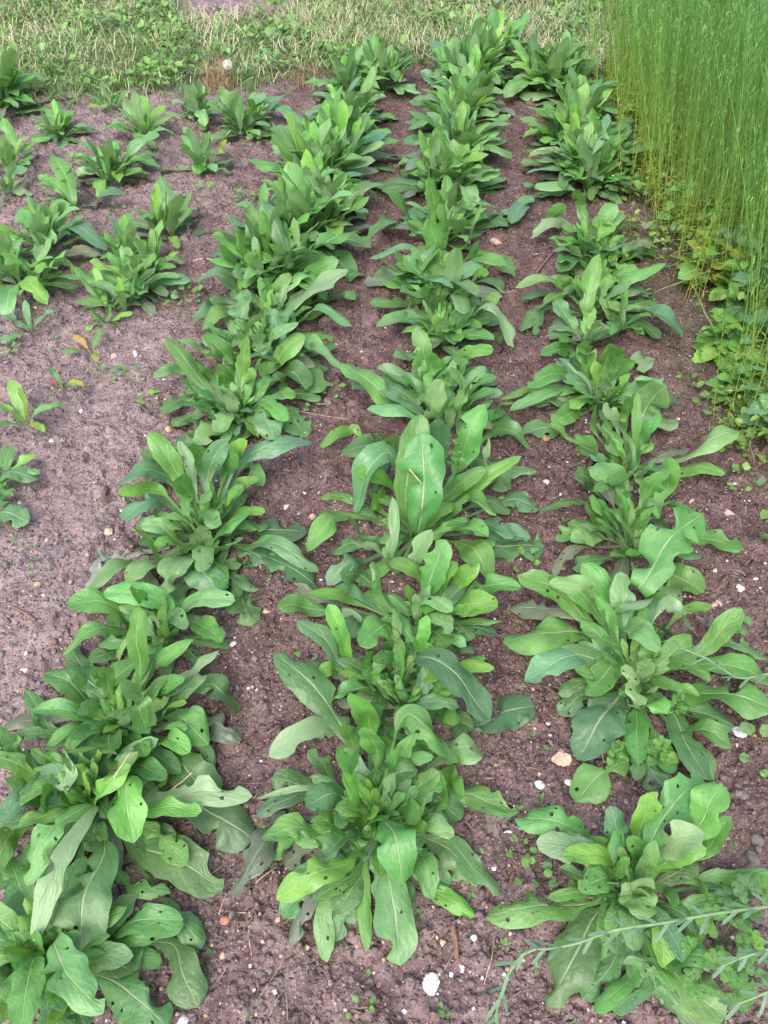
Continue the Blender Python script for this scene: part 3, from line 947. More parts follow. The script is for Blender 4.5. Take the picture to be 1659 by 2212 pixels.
BROADLEAF=[
(1327,3959,160,60,'n','broad-leaved weed with a pale folded leaf in front of the flax,the farthest one'),
(1469,3642,200,60,'b','weed with dark heart-shaped leaves against the flax stems'),
(1218,3190,140,75,'n','large toothed weed spreading on the soil in front of the flax'),
(1347,3317,180,60,'n','toothed weed standing behind the large spreading one'),
(1383,3030,240,70,'n','tall toothed weed pressed against the yellow flax stems'),
(1240,2936,140,50,'n','weed with a drooping leaf at the edge of the flax verge'),
(1284,3406,140,50,'y','yellow-green weed in the middle of the flax verge'),
(1135,2683,140,75,'Y','weed with two big yellowing leaves at the verge'),
(1222,2666,200,60,'b','blue-green weed right beside the yellowing one'),
(1330,2801,240,60,'n','weed half hidden in the flax above the blue-green one'),
(1246,2480,220,70,'b','dark weed at the foot of the flax near the right edge'),
(1201,2540,160,55,'y','pale weed with small purple flowers at the verge'),
(1177,2191,220,70,'b','dark bushy weed at the right picture edge'),
(1071,2256,120,60,'y','sprawling pale weed at the near end of the verge'),
(1075,1814,200,55,'b','narrow blue-green weed on the right picture edge'),
(1243,4192,120,55,'y','low yellow-green weed beside the far right-row rosettes'),
(1240,3796,120,55,'n','low weed under the pale folded leaf'),
(1133,2033,140,60,'n','trailing weed below the dark bushy one'),
(1283,4653,120,50,'n','small weed at the far corner of the flax'),
(1042,2010,100,50,'n','thin weed with toothed leaves on the stony verge')]
FLAX_EDGE=[(1282, 4762), (1191, 3904), (1191, 3190), (1149, 2580), (1123, 2088), (1148, 1760), (1229, 1407)]
MISC={'dand': (-866, 4972), 'tuft1': (-889, 4725), 'tuft2': (-414, 4933), 'cream': (1038, 2973), 'disc': (726, 892), 'grassL': (-1937, 4381), 'grassM': (-1165, 4618), 'grassM2': (-480, 4875), 'grassR': (729, 5282), 'grassR2': (1156, 4689), 'top': (2, 6632), 'topL': (-2682, 6632), 'soilp': (-1095, 6163)}

rng = np.random.default_rng(7)
random.seed(7)

# ------------------------------------------------------------------ noise and ground height
def _hash(ix, iy, seed):
    h = (ix.astype(np.int64) * 374761393 + iy.astype(np.int64) * 668265263 + seed * 1442695041) & 0xFFFFFFFF
    h = ((h ^ (h >> 13)) * 1274126177) & 0xFFFFFFFF
    h = (h ^ (h >> 16)) & 0xFFFFFFFF
    return h.astype(np.float64) / 4294967295.0

def vnoise(x, y, f, seed):
    x = np.asarray(x, float) * f
    y = np.asarray(y, float) * f
    ix, iy = np.floor(x), np.floor(y)
    fx, fy = x - ix, y - iy
    fx = fx * fx * (3 - 2 * fx)
    fy = fy * fy * (3 - 2 * fy)
    a = _hash(ix, iy, seed); b = _hash(ix + 1, iy, seed)
    c = _hash(ix, iy + 1, seed); d = _hash(ix + 1, iy + 1, seed)
    return (a * (1 - fx) + b * fx) * (1 - fy) + (c * (1 - fx) + d * fx) * fy - 0.5

EDGE_X = np.array([-6.0, -2.6, -1.94, -1.17, -0.48, 0.3, 0.73, 1.12, 1.6, 6.0])
EDGE_Y = np.array([4.0, 4.15, 4.38, 4.62, 4.84, 5.02, 5.12, 4.78, 4.7, 4.6])

def grass_edge(x):
    return np.interp(x, EDGE_X, EDGE_Y) + 0.10 * vnoise(x, 0 * np.asarray(x, float), 4.0, 91)

def sstep(a, b, v):
    t = np.clip((v - a) / (b - a), 0, 1)
    return t * t * (3 - 2 * t)

def path_mask(x, y):
    # the trodden strip left of the left row, flatter than the dug soil
    c = -0.86 - 0.03 * (y - 1.2)
    return np.exp(-((x - c) / 0.16) ** 2) * sstep(2.6, 1.9, y)

def ground_h(x, y):
    x = np.asarray(x, float); y = np.asarray(y, float)
    rough = 1.15 - 0.45 * path_mask(x, y) + 0.45 * np.clip(vnoise(x, y, 1.7, 33) * 2.2, -0.7, 1.0)
    h = 0.030 * vnoise(x, y, 2.3, 1) + 0.020 * vnoise(x, y, 7.0, 2)
    n1 = vnoise(x, y, 22.0, 3)
    n2 = vnoise(x, y, 52.0, 4)
    n3 = vnoise(x, y, 118.0, 5)
    h = h + rough * (0.017 * n1 + 0.016 * np.abs(n2) + 0.008 * n3)
    clod = np.clip(vnoise(x, y, 42.0, 8) + 0.4 * vnoise(x, y, 90.0, 9) - 0.22, 0, 1)
    h = h + rough * 0.060 * clod
    e = sstep(-0.06, 0.08, y - grass_edge(x))
    h = h + 0.055 * e
    return h

def gh(x, y):
    return float(ground_h(x, y))

# ------------------------------------------------------------------ mesh helpers
def tag(o, label=None, cat=None, group=None, kind=None):
    if label: o["label"] = label
    if cat: o["category"] = cat
    if group: o["group"] = group
    if kind: o["kind"] = kind
    return o

def empty(name, loc, rz=0.0):
    o = bpy.data.objects.new(name, None)
    o.empty_display_size = 0.05
    o.location = loc
    o.rotation_euler = (0, 0, rz)
    COL.objects.link(o)
    return o

def new_mesh(name, verts, faces, uvs=None, smooth=True, cols=None):
    """verts (n,3); faces (m,k) all quads or all tris; uvs (n,2) per vertex; cols (n,3) per vertex"""
    me = bpy.data.meshes.new(name)
    verts = np.ascontiguousarray(verts, dtype=np.float32)
    faces = np.ascontiguousarray(faces, dtype=np.int32)
    n, (m, k) = len(verts), faces.shape
    me.vertices.add(n)
    me.vertices.foreach_set("co", verts.ravel())
    me.loops.add(m * k)
    me.loops.foreach_set("vertex_index", faces.ravel())
    me.polygons.add(m)
    me.polygons.foreach_set("loop_start", np.arange(0, m * k, k, dtype=np.int32))
    me.polygons.foreach_set("loop_total", np.full(m, k, dtype=np.int32))
    if smooth:
        me.polygons.foreach_set("use_smooth", np.ones(m, dtype=bool))
    if uvs is not None:
        uv = me.uv_layers.new(name="UVMap")
        uv.data.foreach_set("uv", np.asarray(uvs, np.float32)[faces.ravel()].ravel())
    if cols is not None:
        ca = me.color_attributes.new("tint", 'FLOAT_COLOR', 'POINT')
        c4 = np.ones((n, 4), np.float32); c4[:, :3] = cols
        ca.data.foreach_set("color", c4.ravel())
    me.update()
    return me

def put(name, me, mat, parent=None, loc=None):
    o = bpy.data.objects.new(name, me)
    if mat is not None and not me.materials:
        me.materials.append(mat)
    if parent is not None: o.parent = parent
    if loc is not None: o.location = loc
    COL.objects.link(o)
    return o

class Soup:
    """collects many small pieces (same face size) into one mesh"""
    def __init__(self, k): self.k = k; self.v = []; self.f = []; self.u = []; self.c = []; self.n = 0
    def add(self, v, f, u=None, c=None):
        v = np.asarray(v, float)
        self.v.append(v); self.f.append(np.asarray(f) + self.n); self.n += len(v)
        self.u.append(np.zeros((len(v), 2)) if u is None else u)
        self.c.append(np.ones((len(v), 3)) if c is None else np.broadcast_to(c, (len(v), 3)))
    def mesh(self, name, smooth=True):
        return new_mesh(name, np.concatenate(self.v), np.concatenate(self.f), np.concatenate(self.u), smooth, np.concatenate(self.c))

# ------------------------------------------------------------------ materials
class NT:
    def __init__(self, name):
        self.m = bpy.data.materials.new(name)
        self.m.use_nodes = True
        self.n = self.m.node_tree.nodes; self.l = self.m.node_tree.links
        self.p = self.n["Principled BSDF"]; self.out = self.n["Material Output"]
    def node(self, t, **kw):
        q = self.n.new(t)
        for k, v in kw.items(): setattr(q, k, v)
        return q
    def link(self, a, b): self.l.new(a, b)
    def val(self, s, v):
        if isinstance(v, (int, float, tuple)): s.default_value = v
        else: self.l.new(v, s)
    def math(self, op, a, b=0.0, c=0.0):
        q = self.node("ShaderNodeMath", operation=op)
        self.val(q.inputs[0], a); self.val(q.inputs[1], b); self.val(q.inputs[2], c)
        return q.outputs[0]
    def smooth(self, v, a, b):
        q = self.node("ShaderNodeMapRange", interpolation_type='SMOOTHSTEP')
        self.val(q.inputs[0], v); self.val(q.inputs[1], a); self.val(q.inputs[2], b)
        q.inputs[3].default_value = 0.0; q.inputs[4].default_value = 1.0
        return q.outputs[0]
    def mix(self, f, a, b, mode='MIX'):
        q = self.node("ShaderNodeMix", data_type='RGBA', blend_type=mode)
        self.val(q.inputs[0], f)
        for s, v in ((q.inputs[6], a), (q.inputs[7], b)):
            if isinstance(v, tuple): s.default_value = (*v[:3], 1.0)
            else: self.l.new(v, s)
        return q.outputs[2]
    def noise(self, vec, scale, detail=3.0, rough=0.55, w=None):
        q = self.node("ShaderNodeTexNoise")
        if w is not None:
            q.noise_dimensions = '4D'; self.val(q.inputs["W"], w)
        if vec is not None: self.link(vec, q.inputs["Vector"])
        q.inputs["Scale"].default_value = scale
        q.inputs["Detail"].default_value = detail
        q.inputs["Roughness"].default_value = rough
        return q.outputs["Fac"]
    def bump(self, h, strength, dist, nrm=None):
        q = self.node("ShaderNodeBump")
        q.inputs["Strength"].default_value = strength
        q.inputs["Distance"].default_value = dist
        self.link(h, q.inputs["Height"])
        if nrm is not None: self.link(nrm, q.inputs["Normal"])
        return q.outputs[0]

def leaf_material(name, rough=0.34, transl=0.22, veins=True, spots=True):
    t = NT(name)
    uv = t.node("ShaderNodeUVMap").outputs[0]
    sep = t.node("ShaderNodeSeparateXYZ"); t.link(uv, sep.inputs[0])
    u, v = sep.outputs[0], sep.outputs[1]
    oi = t.node("ShaderNodeObjectInfo")
    rnd = oi.outputs["Random"]; base = oi.outputs["Color"]
    w = t.math('MULTIPLY', rnd, 57.0)
    sc = t.node("ShaderNodeMapping"); t.link(uv, sc.inputs[0]); sc.inputs["Scale"].default_value = (1.0, 3.6, 1.0)
    # blotchy green
    n1 = t.noise(sc.outputs[0], 2.6, 4.0, 0.6, w)
    col = t.mix(t.smooth(n1, 0.35, 0.70), t.mix(1.0, base, (0.86, 0.88, 0.90), 'MULTIPLY'), t.mix(1.0, base, (1.16, 1.10, 1.02), 'MULTIPLY'))
    rv = t.node("ShaderNodeHueSaturation"); t.link(col, rv.inputs["Color"])
    t.val(rv.inputs["Hue"], t.math('ADD', 0.487, t.math('MULTIPLY', rnd, 0.026)))
    t.val(rv.inputs["Value"], t.math('ADD', 0.86, t.math('MULTIPLY', t.math('FRACT', t.math('MULTIPLY', rnd, 7.31)), 0.30)))
    col = rv.outputs[0]
    a = t.math('ABSOLUTE', t.math('SUBTRACT', u, 0.5))
    rib = t.math('MULTIPLY', t.math('ADD', t.math('MULTIPLY', t.math('SUBTRACT', 1.0, v), 0.045), 0.012), 1.0)
    ribm = t.math('SUBTRACT', 1.0, t.smooth(t.math('DIVIDE', a, rib), 0.55, 1.25))
    hgt = None
    if veins:
        s = t.math('SUBTRACT', t.math('MULTIPLY', v, 11.0), t.math('MULTIPLY', a, 5.2))
        s = t.math('ADD', s, t.math('MULTIPLY', n1, 0.9))
        pp = t.math('ABSOLUTE', t.math('SUBTRACT', t.math('FRACT', s), 0.5))
        vein = t.math('SUBTRACT', 1.0, t.smooth(pp, 0.02, 0.085))
        vein = t.math('MULTIPLY', vein, t.smooth(a, 0.5, 0.12))
        col = t.mix(t.math('MULTIPLY', vein, t.math('MULTIPLY', t.smooth(t.noise(sc.outputs[0], 2.0, 2.0, 0.5, t.math('ADD', w, 1.0)), 0.35, 0.65), 0.24)), col, t.mix(1.0, base, (1.7, 1.45, 1.8), 'MULTIPLY'))
        puck = t.noise(sc.outputs[0], 7.0, 3.0, 0.55, w)
        hgt = t.math('SUBTRACT', t.math('ADD', t.math('MULTIPLY', puck, 1.5), t.math('MULTIPLY', pp, 0.38)), t.math('MULTIPLY', ribm, 1.2))
    col = t.mix(t.math('MULTIPLY', ribm, 0.58), col, (0.36, 0.44, 0.25))
    if spots:
        vo = t.node("ShaderNodeTexVoronoi", voronoi_dimensions='4D')
        t.link(sc.outputs[0], vo.inputs["Vector"]); t.val(vo.inputs["W"], w); vo.inputs["Scale"].default_value = 9.0
        gate = t.math('GREATER_THAN', t.noise(sc.outputs[0], 3.3, 2.0, 0.5, t.math('ADD', w, 3.0)), 0.56)
        dots = t.math('MULTIPLY', t.math('LESS_THAN', vo.outputs["Distance"], 0.17), gate)
        col = t.mix(t.math('MULTIPLY', dots, 0.75), col, (0.055, 0.05, 0.035))
        vo2 = t.node("ShaderNodeTexVoronoi", voronoi_dimensions='4D')
        t.link(sc.outputs[0], vo2.inputs["Vector"]); t.val(vo2.inputs["W"], t.math('ADD', w, 9.0)); vo2.inputs["Scale"].default_value = 15.0
        pale = t.math('LESS_THAN', vo2.outputs["Distance"], 0.13)
        col = t.mix(t.math('MULTIPLY', pale, 0.38), col, (0.30, 0.38, 0.20))
        # soil dust settled on older leaves: amount kept in the object's alpha
        dust = t.smooth(t.noise(sc.outputs[0], 4.5, 5.0, 0.7, t.math('ADD', w, 5.0)), 0.48, 0.66)
        col = t.mix(t.math('MULTIPLY', dust, t.math('SUBTRACT', 1.0, oi.outputs["Alpha"])), col, (0.20, 0.175, 0.15))
    geo = t.node("ShaderNodeNewGeometry")
    back = t.mix(0.62, col, (0.235, 0.345, 0.185))
    col = t.mix(geo.outputs["Backfacing"], col, back)
    p = t.p
    t.link(col, p.inputs["Base Color"])
    t.val(p.inputs["Roughness"], t.math('ADD', rough, t.math('MULTIPLY', n1, 0.16)))
    p.inputs["IOR"].default_value = 1.5
    if hgt is not None:
        t.link(t.bump(hgt, 0.62, 0.0026), p.inputs["Normal"])
    tr = t.node("ShaderNodeBsdfTranslucent")
    t.link(t.mix(1.0, col, (1.5, 1.75, 0.7), 'MULTIPLY'), tr.inputs["Color"])
    ms = t.node("ShaderNodeMixShader"); ms.inputs[0].default_value = transl
    t.link(p.outputs[0], ms.inputs[1]); t.link(tr.outputs[0], ms.inputs[2]); t.link(ms.outputs[0], t.out.inputs["Surface"])
    return t.m

def soil_material():
    t = NT("soil")
    co = t.node("ShaderNodeNewGeometry").outputs["Position"]
    big = t.noise(co, 1.6, 3.0); mid = t.noise(co, 14.0, 5.0, 0.65); fine = t.noise(co, 140.0, 4.0, 0.7)
    tint = t.node("ShaderNodeVertexColor", layer_name="tint").outputs["Color"]
    sep = t.node("ShaderNodeSeparateColor"); t.link(tint, sep.inputs[0])
    dry = sep.outputs[0]
    moist = t.mix(t.smooth(mid, 0.3, 0.7), (0.080, 0.048, 0.046), (0.144, 0.093, 0.088))
    dryc = t.mix(t.smooth(mid, 0.3, 0.7), (0.162, 0.118, 0.119), (0.258, 0.197, 0.198))
    f = t.math('ADD', t.math('MULTIPLY', t.math('SUBTRACT', big, 0.5), 1.1), dry)
    f = t.math('ADD', f, t.math('MULTIPLY', t.math('SUBTRACT', mid, 0.5), 0.5))
    col = t.mix(t.smooth(f, 0.0, 1.0), moist, dryc)
    col = t.mix(t.math('MULTIPLY', t.smooth(fine, 0.35, 0.75), 0.55), col, t.mix(1.0, col, (1.75, 1.7, 1.7), 'MULTIPLY'))
    # grit: single grains, pale, orange or dark
    for sc_, rad, keep, c in ((150.0, 0.24, 0.86, (0.38, 0.33, 0.315)), (95.0, 0.20, 0.90, (0.33, 0.20, 0.13)), (230.0, 0.33, 0.72, (0.30, 0.26, 0.25)), (60.0, 0.13, 0.955, (0.50, 0.47, 0.45)), (120.0, 0.3, 0.75, (0.045, 0.038, 0.04))):
        vo = t.node("ShaderNodeTexVoronoi"); t.link(co, vo.inputs["Vector"]); vo.inputs["Scale"].default_value = sc_
        cs = t.node("ShaderNodeSeparateColor"); t.link(vo.outputs["Color"], cs.inputs[0])
        m = t.math('MULTIPLY', t.math('LESS_THAN', vo.outputs["Distance"], rad), t.math('GREATER_THAN', cs.outputs[0], keep))
        col = t.mix(t.math('MULTIPLY', m, 0.85), col, c)
    green = sep.outputs[1]
    col = t.mix(t.math('MULTIPLY', green, t.smooth(mid, 0.25, 0.6)), col, (0.085, 0.115, 0.045))
    t.link(col, t.p.inputs["Base Color"])
    t.p.inputs["Roughness"].default_value = 0.93
    t.p.inputs["IOR"].default_value = 1.25
    wv = t.node("ShaderNodeVectorMath", operation='ADD'); t.link(co, wv.inputs[0])
    nz = t.node("ShaderNodeTexNoise"); t.link(co, nz.inputs["Vector"]); nz.inputs["Scale"].default_value = 55.0; nz.inputs["Detail"].default_value = 3.0
    ws_ = t.node("ShaderNodeVectorMath", operation='SCALE'); t.link(nz.outputs["Color"], ws_.inputs[0]); ws_.inputs["Scale"].default_value = 0.012
    t.link(ws_.outputs[0], wv.inputs[1])
    hh = t.math('ADD', t.noise(co, 60.0, 4.0, 0.7), t.math('MULTIPLY', fine, 0.5))
    for sc_, am in ((75.0, 1.0), (165.0, 0.6), (38.0, 0.9)):
        vo = t.node("ShaderNodeTexVoronoi"); t.link(wv.outputs[0], vo.inputs["Vector"]); vo.inputs["Scale"].default_value = sc_
        cs = t.node("ShaderNodeSeparateColor"); t.link(vo.outputs["Color"], cs.inputs[0])
        lump = t.math('MULTIPLY', t.math('SUBTRACT', 1.0, t.smooth(vo.outputs["Distance"], 0.10, 0.62)), t.smooth(cs.outputs[0], 0.35, 0.9))
        hh = t.math('ADD', hh, t.math('MULTIPLY', lump, am))
    t.link(t.bump(hh, 1.0, 0.0085), t.p.inputs["Normal"])
    return t.m

def tint_material(name, rough=0.7, transl=0.0, var=0.25, bump=0.0, scale=90.0, spec=None):
    """colour from the mesh's tint attribute times the object's colour, with grain"""
    t = NT(name)
    c = t.node("ShaderNodeVertexColor", layer_name="tint").outputs["Color"]
    oi = t.node("ShaderNodeObjectInfo")
    c = t.mix(1.0, c, oi.outputs["Color"], 'MULTIPLY')
    tc = t.node("ShaderNodeTexCoord")
    n = t.noise(tc.outputs["Object"], scale, 4.0, 0.65)
    c = t.mix(t.smooth(n, 0.3, 0.7), t.mix(1.0, c, (1 - var,) * 3, 'MULTIPLY'), t.mix(1.0, c, (1 + var,) * 3, 'MULTIPLY'))
    t.link(c, t.p.inputs["Base Color"])
    t.p.inputs["Roughness"].default_value = rough
    if spec is not None: t.p.inputs["IOR"].default_value = spec
    if bump: t.link(t.bump(n, bump, 0.002), t.p.inputs["Normal"])
    if transl:
        tr = t.node("ShaderNodeBsdfTranslucent")
        t.link(t.mix(1.0, c, (1.4, 1.5, 0.8), 'MULTIPLY'), tr.inputs["Color"])
        ms = t.node("ShaderNodeMixShader"); ms.inputs[0].default_value = transl
        t.link(t.p.outputs[0], ms.inputs[1]); t.link(tr.outputs[0], ms.inputs[2]); t.link(ms.outputs[0], t.out.inputs["Surface"])
    return t.m

M_LEAF = leaf_material("rosette_leaf")
M_WEED = leaf_material("weed_leaf", rough=0.5, transl=0.28, spots=False)
M_SOIL = soil_material()
M_STONE = tint_material("stone", 0.8, 0, 0.22, 0.5, 110.0, 1.4)
M_CLOD = tint_material("clod", 0.95, 0, 0.30, 0.9, 150.0, 1.25)
M_GRASS = tint_material("grass_blade", 0.55, 0.25, 0.12)
M_HAY = tint_material("hay", 0.75, 0.12, 0.15)
M_FLAX = tint_material("flax", 0.5, 0.42, 0.10)
M_STICK = tint_material("stick", 0.85, 0, 0.3, 0.5, 200.0, 1.3)
M_PETAL = tint_material("petal", 0.6, 0.2, 0.1)

# ------------------------------------------------------------------ soil and turf: one sheet to the horizon
def dry_mask(X, Y):
    return 0.28 + 0.70 * path_mask(X, Y) + 0.50 * sstep(0.10, -0.55, X - (-0.55 + 0.03 * Y)) \
        + 0.25 * sstep(0.9, 0.2, Y) - 0.22 * sstep(-0.3, 0.1, X) * sstep(0.7, 1.5, Y)

def build_ground():
    s = np.concatenate([[-60, -25, -10, -4, -2.2, -1.5, -1.2], np.linspace(-1.05, 1.05, 470), [1.2, 1.5, 2.2, 4, 10, 25, 60]])
    yy = [-30.0, -12.0, -5.0, -2.0, -0.8, -0.2, 0.0]
    y = 0.12
    while y < 7.2:
        yy.append(y); y += 0.0042 + 0.0022 * y
    yy += [7.4, 7.8, 8.6, 10, 14, 22, 40, 80, 160]
    yy = np.array(yy)
    half = 0.49 * (0.714 * np.clip(yy, 0.1, 60) + 1.05) * 1.25
    X = s[None, :] * half[:, None]
    Y = np.repeat(yy[:, None], len(s), 1)
    Z = ground_h(X, Y)
    far = (np.abs(X) > 9) | (Y > 9) | (Y < -2)
    Z[far] *= 0.3
    ny, nx = X.shape
    idx = np.arange(ny * nx).reshape(ny, nx)
    F = np.stack([idx[:-1, :-1], idx[:-1, 1:], idx[1:, 1:], idx[1:, :-1]], -1).reshape(-1, 4)
    g = sstep(-0.05, 0.15, Y - grass_edge(X))
    bare = np.exp(-(((X + 1.0) / 0.50) ** 2 + ((Y - 6.2) / 0.33) ** 2) * 1.0)
    g = g * (1 - np.clip(bare * 1.4, 0, 1))
    verge = sstep(0.25, -0.1, np.interp(Y, FE_Y, FE_X) - X)
    g = np.maximum(g, 0.55 * verge)
    dry = dry_mask(X, Y)
    cols = np.stack([np.clip(dry, 0, 1.2), g, 0 * g], -1).reshape(-1, 3)
    me = new_mesh("ground", np.stack([X, Y, Z], -1).reshape(-1, 3), F, None, True, cols)
    o = put("ground", me, M_SOIL)
    tag(o, "brown crumbly garden soil with a trodden strip and a grassy far end", "soil", kind="structure")

_fe = sorted([(b / 1000.0, a / 1000.0) for a, b in FLAX_EDGE])
FE_Y = np.array([0.0] + [q[0] for q in _fe]); FE_X = np.array([1.45] + [q[1] for q in _fe]) - 0.06
build_ground()

# ------------------------------------------------------------------ rosette leaves
TONE = {  # base colour, dust
    'n': ((0.100, 0.250, 0.060), 0.00), 'y': ((0.126, 0.300, 0.054), 0.00), 's': ((0.072, 0.205, 0.052), 0.00),
    'd': ((0.080, 0.182, 0.062), 0.14), 'D': ((0.066, 0.152, 0.064), 0.20), 'b': ((0.098, 0.220, 0.100), 0.04),
    'p': ((0.132, 0.272, 0.098), 0.06), 'h': ((0.100, 0.245, 0.066), 0.05), 'g': ((0.125, 0.160, 0.105), 0.55),
    'u': ((0.150, 0.280, 0.100), 0.0), 'U': ((0.150, 0.265, 0.115), 0.06), 'Y': ((0.20, 0.27, 0.040), 0.1),
    'G': ((0.20, 0.22, 0.19), 0.35), 'o': ((0.34, 0.20, 0.06), 0.2), 'R': ((0.42, 0.045, 0.075), 0.0)}

def crom(P, n):
    P = np.asarray(P, float)
    P = np.vstack([2 * P[0] - P[1], P, 2 * P[-1] - P[-2]])
    out = []
    for i in range(1, len(P) - 2):
        p0, p1, p2, p3 = P[i - 1:i + 3]
        d = [max(np.linalg.norm(q), 1e-4) ** 0.5 for q in (p1 - p0, p2 - p1, p3 - p2)]
        m1 = (p1 - p0) / d[0] - (p2 - p0) / (d[0] + d[1]) + (p2 - p1) / d[1]
        m2 = (p2 - p1) / d[1] - (p3 - p1) / (d[1] + d[2]) + (p3 - p2) / d[2]
        m1, m2 = m1 * d[1], m2 * d[1]
        t = np.linspace(0, 1, 14, endpoint=(i == len(P) - 3))[:, None]
        out.append((2 * t**3 - 3 * t**2 + 1) * p1 + (t**3 - 2 * t**2 + t) * m1 + (-2 * t**3 + 3 * t**2) * p2 + (t**3 - t**2) * m2)
    C = np.vstack(out)
    L = np.concatenate([[0], np.cumsum(np.linalg.norm(np.diff(C, axis=0), axis=1))])
    q = np.linspace(0, L[-1], n)
    return np.stack([np.interp(q, L, C[:, k]) for k in range(3)], -1), L[-1]

def leaf_mesh(path, width, pet, r, NL=16, NW=4, roll=0.0, flip=False, bites=0, holes=0, fold=None, wav=1.0, clamp=True, shape=None, tooth=0.0, twist=0.0):
    """path: list of 3D points; pet: part of the length that is stalk; width: full blade width"""
    C, L = crom(path, NL + 1)
    T = np.gradient(C, axis=0)
    T /= np.maximum(np.linalg.norm(T, axis=1, keepdims=True), 1e-9)
    chord = C[-1] - C[0]
    hd = np.array([chord[0], chord[1], 0.0])
    if np.linalg.norm(hd) < 1e-4: hd = np.array([0, 1.0, 0])
    hd /= np.linalg.norm(hd)
    side0 = np.array([hd[1], -hd[0], 0.0])
    # local horizontal turn of the midrib
    S = np.cross(T, np.cross(side0[None, :], T))
    S /= np.maximum(np.linalg.norm(S, axis=1, keepdims=True), 1e-9)
    N = np.cross(S, T)
    t = np.linspace(0, 1, NL + 1)
    ro = roll + twist * (t - 0.4)
    cr, sr = np.cos(ro)[:, None], np.sin(ro)[:, None]
    S, N = S * cr + N * sr, N * cr - S * sr
    s = np.clip((t - pet) / (1 - pet), 0, 1)
    a, b = shape or (r.uniform(0.62, 0.98), r.uniform(0.42, 0.62))
    mx = a / (a + b)
    prof = (s ** a * np.clip(1 - s, 0, 1) ** b) / (mx ** a * (1 - mx) ** b)
    stalk = np.clip(0.0022 + 0.012 * L * (1 - t) , 0.0015, 0.005)
    hw = np.maximum(prof * width * 0.5, stalk * (t < 0.97))
    hw[-1] = width * 0.012
    u = np.linspace(-1, 1, NW * 2 + 1)
    u = np.sign(u) * np.abs(u) ** 0.85
    wl = np.stack([hw.copy(), hw.copy()], 0)
    for k in range(2):
        wob = 0.05 * np.sin(t * r.uniform(14, 22) + r.uniform(0, 6)) + 0.04 * np.sin(t * r.uniform(30, 46) + r.uniform(0, 6))
        wl[k] *= 1 + wob * wav * (prof > 0.3) + tooth * (np.abs(((t * 9) % 1) - 0.5) - 0.25) * (prof > 0.2)
    for _ in range(bites):
        k = r.integers(0, 2); c0 = pet + (1 - pet) * r.uniform(0.3, 1.0); rr = r.uniform(0.025, 0.075); dep = r.uniform(0.25, 0.85)
        q = np.clip(1 - ((t - c0) / rr) ** 2, 0, 1) ** 0.5
        wl[k] *= 1 - dep * q
    f = fold if fold is not None else r.uniform(0.05, 0.38)
    ph = r.uniform(0, 6.3, 4)
    am = r.uniform(0.08, 0.26) * wav
    W = np.where(u[None, :] < 0, wl[0][:, None], wl[1][:, None]) * u[None, :]
    au = np.abs(u)[None, :]
    und = am * au ** 1.7 * np.where(u[None, :] < 0, np.sin(t[:, None] * r.uniform(9, 15) + ph[0]), np.sin(t[:, None] * r.uniform(9, 15) + ph[1])) * hw[:, None]
    camber = -r.uniform(0.0, 0.35) * au ** 2 * hw[:, None]
    pk = np.sin(t[:, None] * r.uniform(26, 36) - 3.2 * au + ph[2]) * np.minimum(au * 2.5, 1.0) * (1.0 - 0.35 * au)
    pk = pk * (0.6 + 0.5 * np.sin(t[:, None] * 7 + u[None, :] * 2.0 + ph[3]))
    lift = np.abs(W) * math.sin(f) + und + camber + 0.036 * wav * hw[:, None] * pk + 0.08 * wav * hw[:, None] * np.sin(t[:, None] * 12 + ph[2]) * np.cos(u[None, :] * 2.2 + ph[3])
    V = C[:, None, :] + S[:, None, :] * (W * math.cos(f))[:, :, None] + N[:, None, :] * lift[:, :, None]
    nu = len(u)
    uv = np.stack([np.broadcast_to((u[None, :] + 1) / 2, (NL + 1, nu)), np.broadcast_to(t[:, None], (NL + 1, nu))], -1)
    V = V.reshape(-1, 3); uv = uv.reshape(-1, 2)
    idx = np.arange((NL + 1) * nu).reshape(NL + 1, nu)
    F = np.stack([idx[:-1, :-1], idx[:-1, 1:], idx[1:, 1:], idx[1:, :-1]], -1).reshape(-1, 4)
    if holes:
        # eaten holes: one vertex goes with its faces, the eight round it close up into an uneven ring
        kill = np.zeros(len(V), bool)
        used = np.zeros(len(V), bool)
        for _ in range(holes * 3):
            if kill.sum() >= holes: break
            i = int(r.integers(int((pet + 0.3 * (1 - pet)) * NL), NL - 2)); j = int(r.integers(2, nu - 2))
            if abs(j - NW) < 2: continue
            ring = [(i + di) * nu + j + dj for di, dj in ((-1, -1), (-1, 0), (-1, 1), (0, 1), (1, 1), (1, 0), (1, -1), (0, -1))]
            c0 = i * nu + j
            if used[ring].any() or used[c0]: continue
            sp = abs(W[i, j + 1] - W[i, j - 1]) * 0.5; st = L / NL
            rx = min(max(0.0020 + 0.0035 * r.random() ** 2, sp * 0.45), sp * 1.15); ry = min(max(rx * r.uniform(0.8, 1.5), st * 0.45), st * 1.15)
            for m, q_ in enumerate(ring):
                an = math.atan2(((q_ // nu) - i) / 1.0, ((q_ % nu) - j) / 1.0)
                k = r.uniform(0.75, 1.2)
                V[q_] = V[c0] + S[i] * math.cos(an) * rx * k + T[i] * math.sin(an) * ry * k + N[i] * ((V[q_] - V[c0]) @ N[i]) * 0.5
            kill[c0] = True; used[ring] = True; used[c0] = True
        F = F[~kill[F].any(1)]
    if flip: F = F[:, ::-1]
    if clamp:
        g = ground_h(V[:, 0], V[:, 1]) + 0.004 + 0.002 * uv[:, 1]
        V[:, 2] = np.where(V[:, 2] < g, g + 0.15 * np.minimum(g - V[:, 2], 0.0) , V[:, 2])
    return V, F, uv

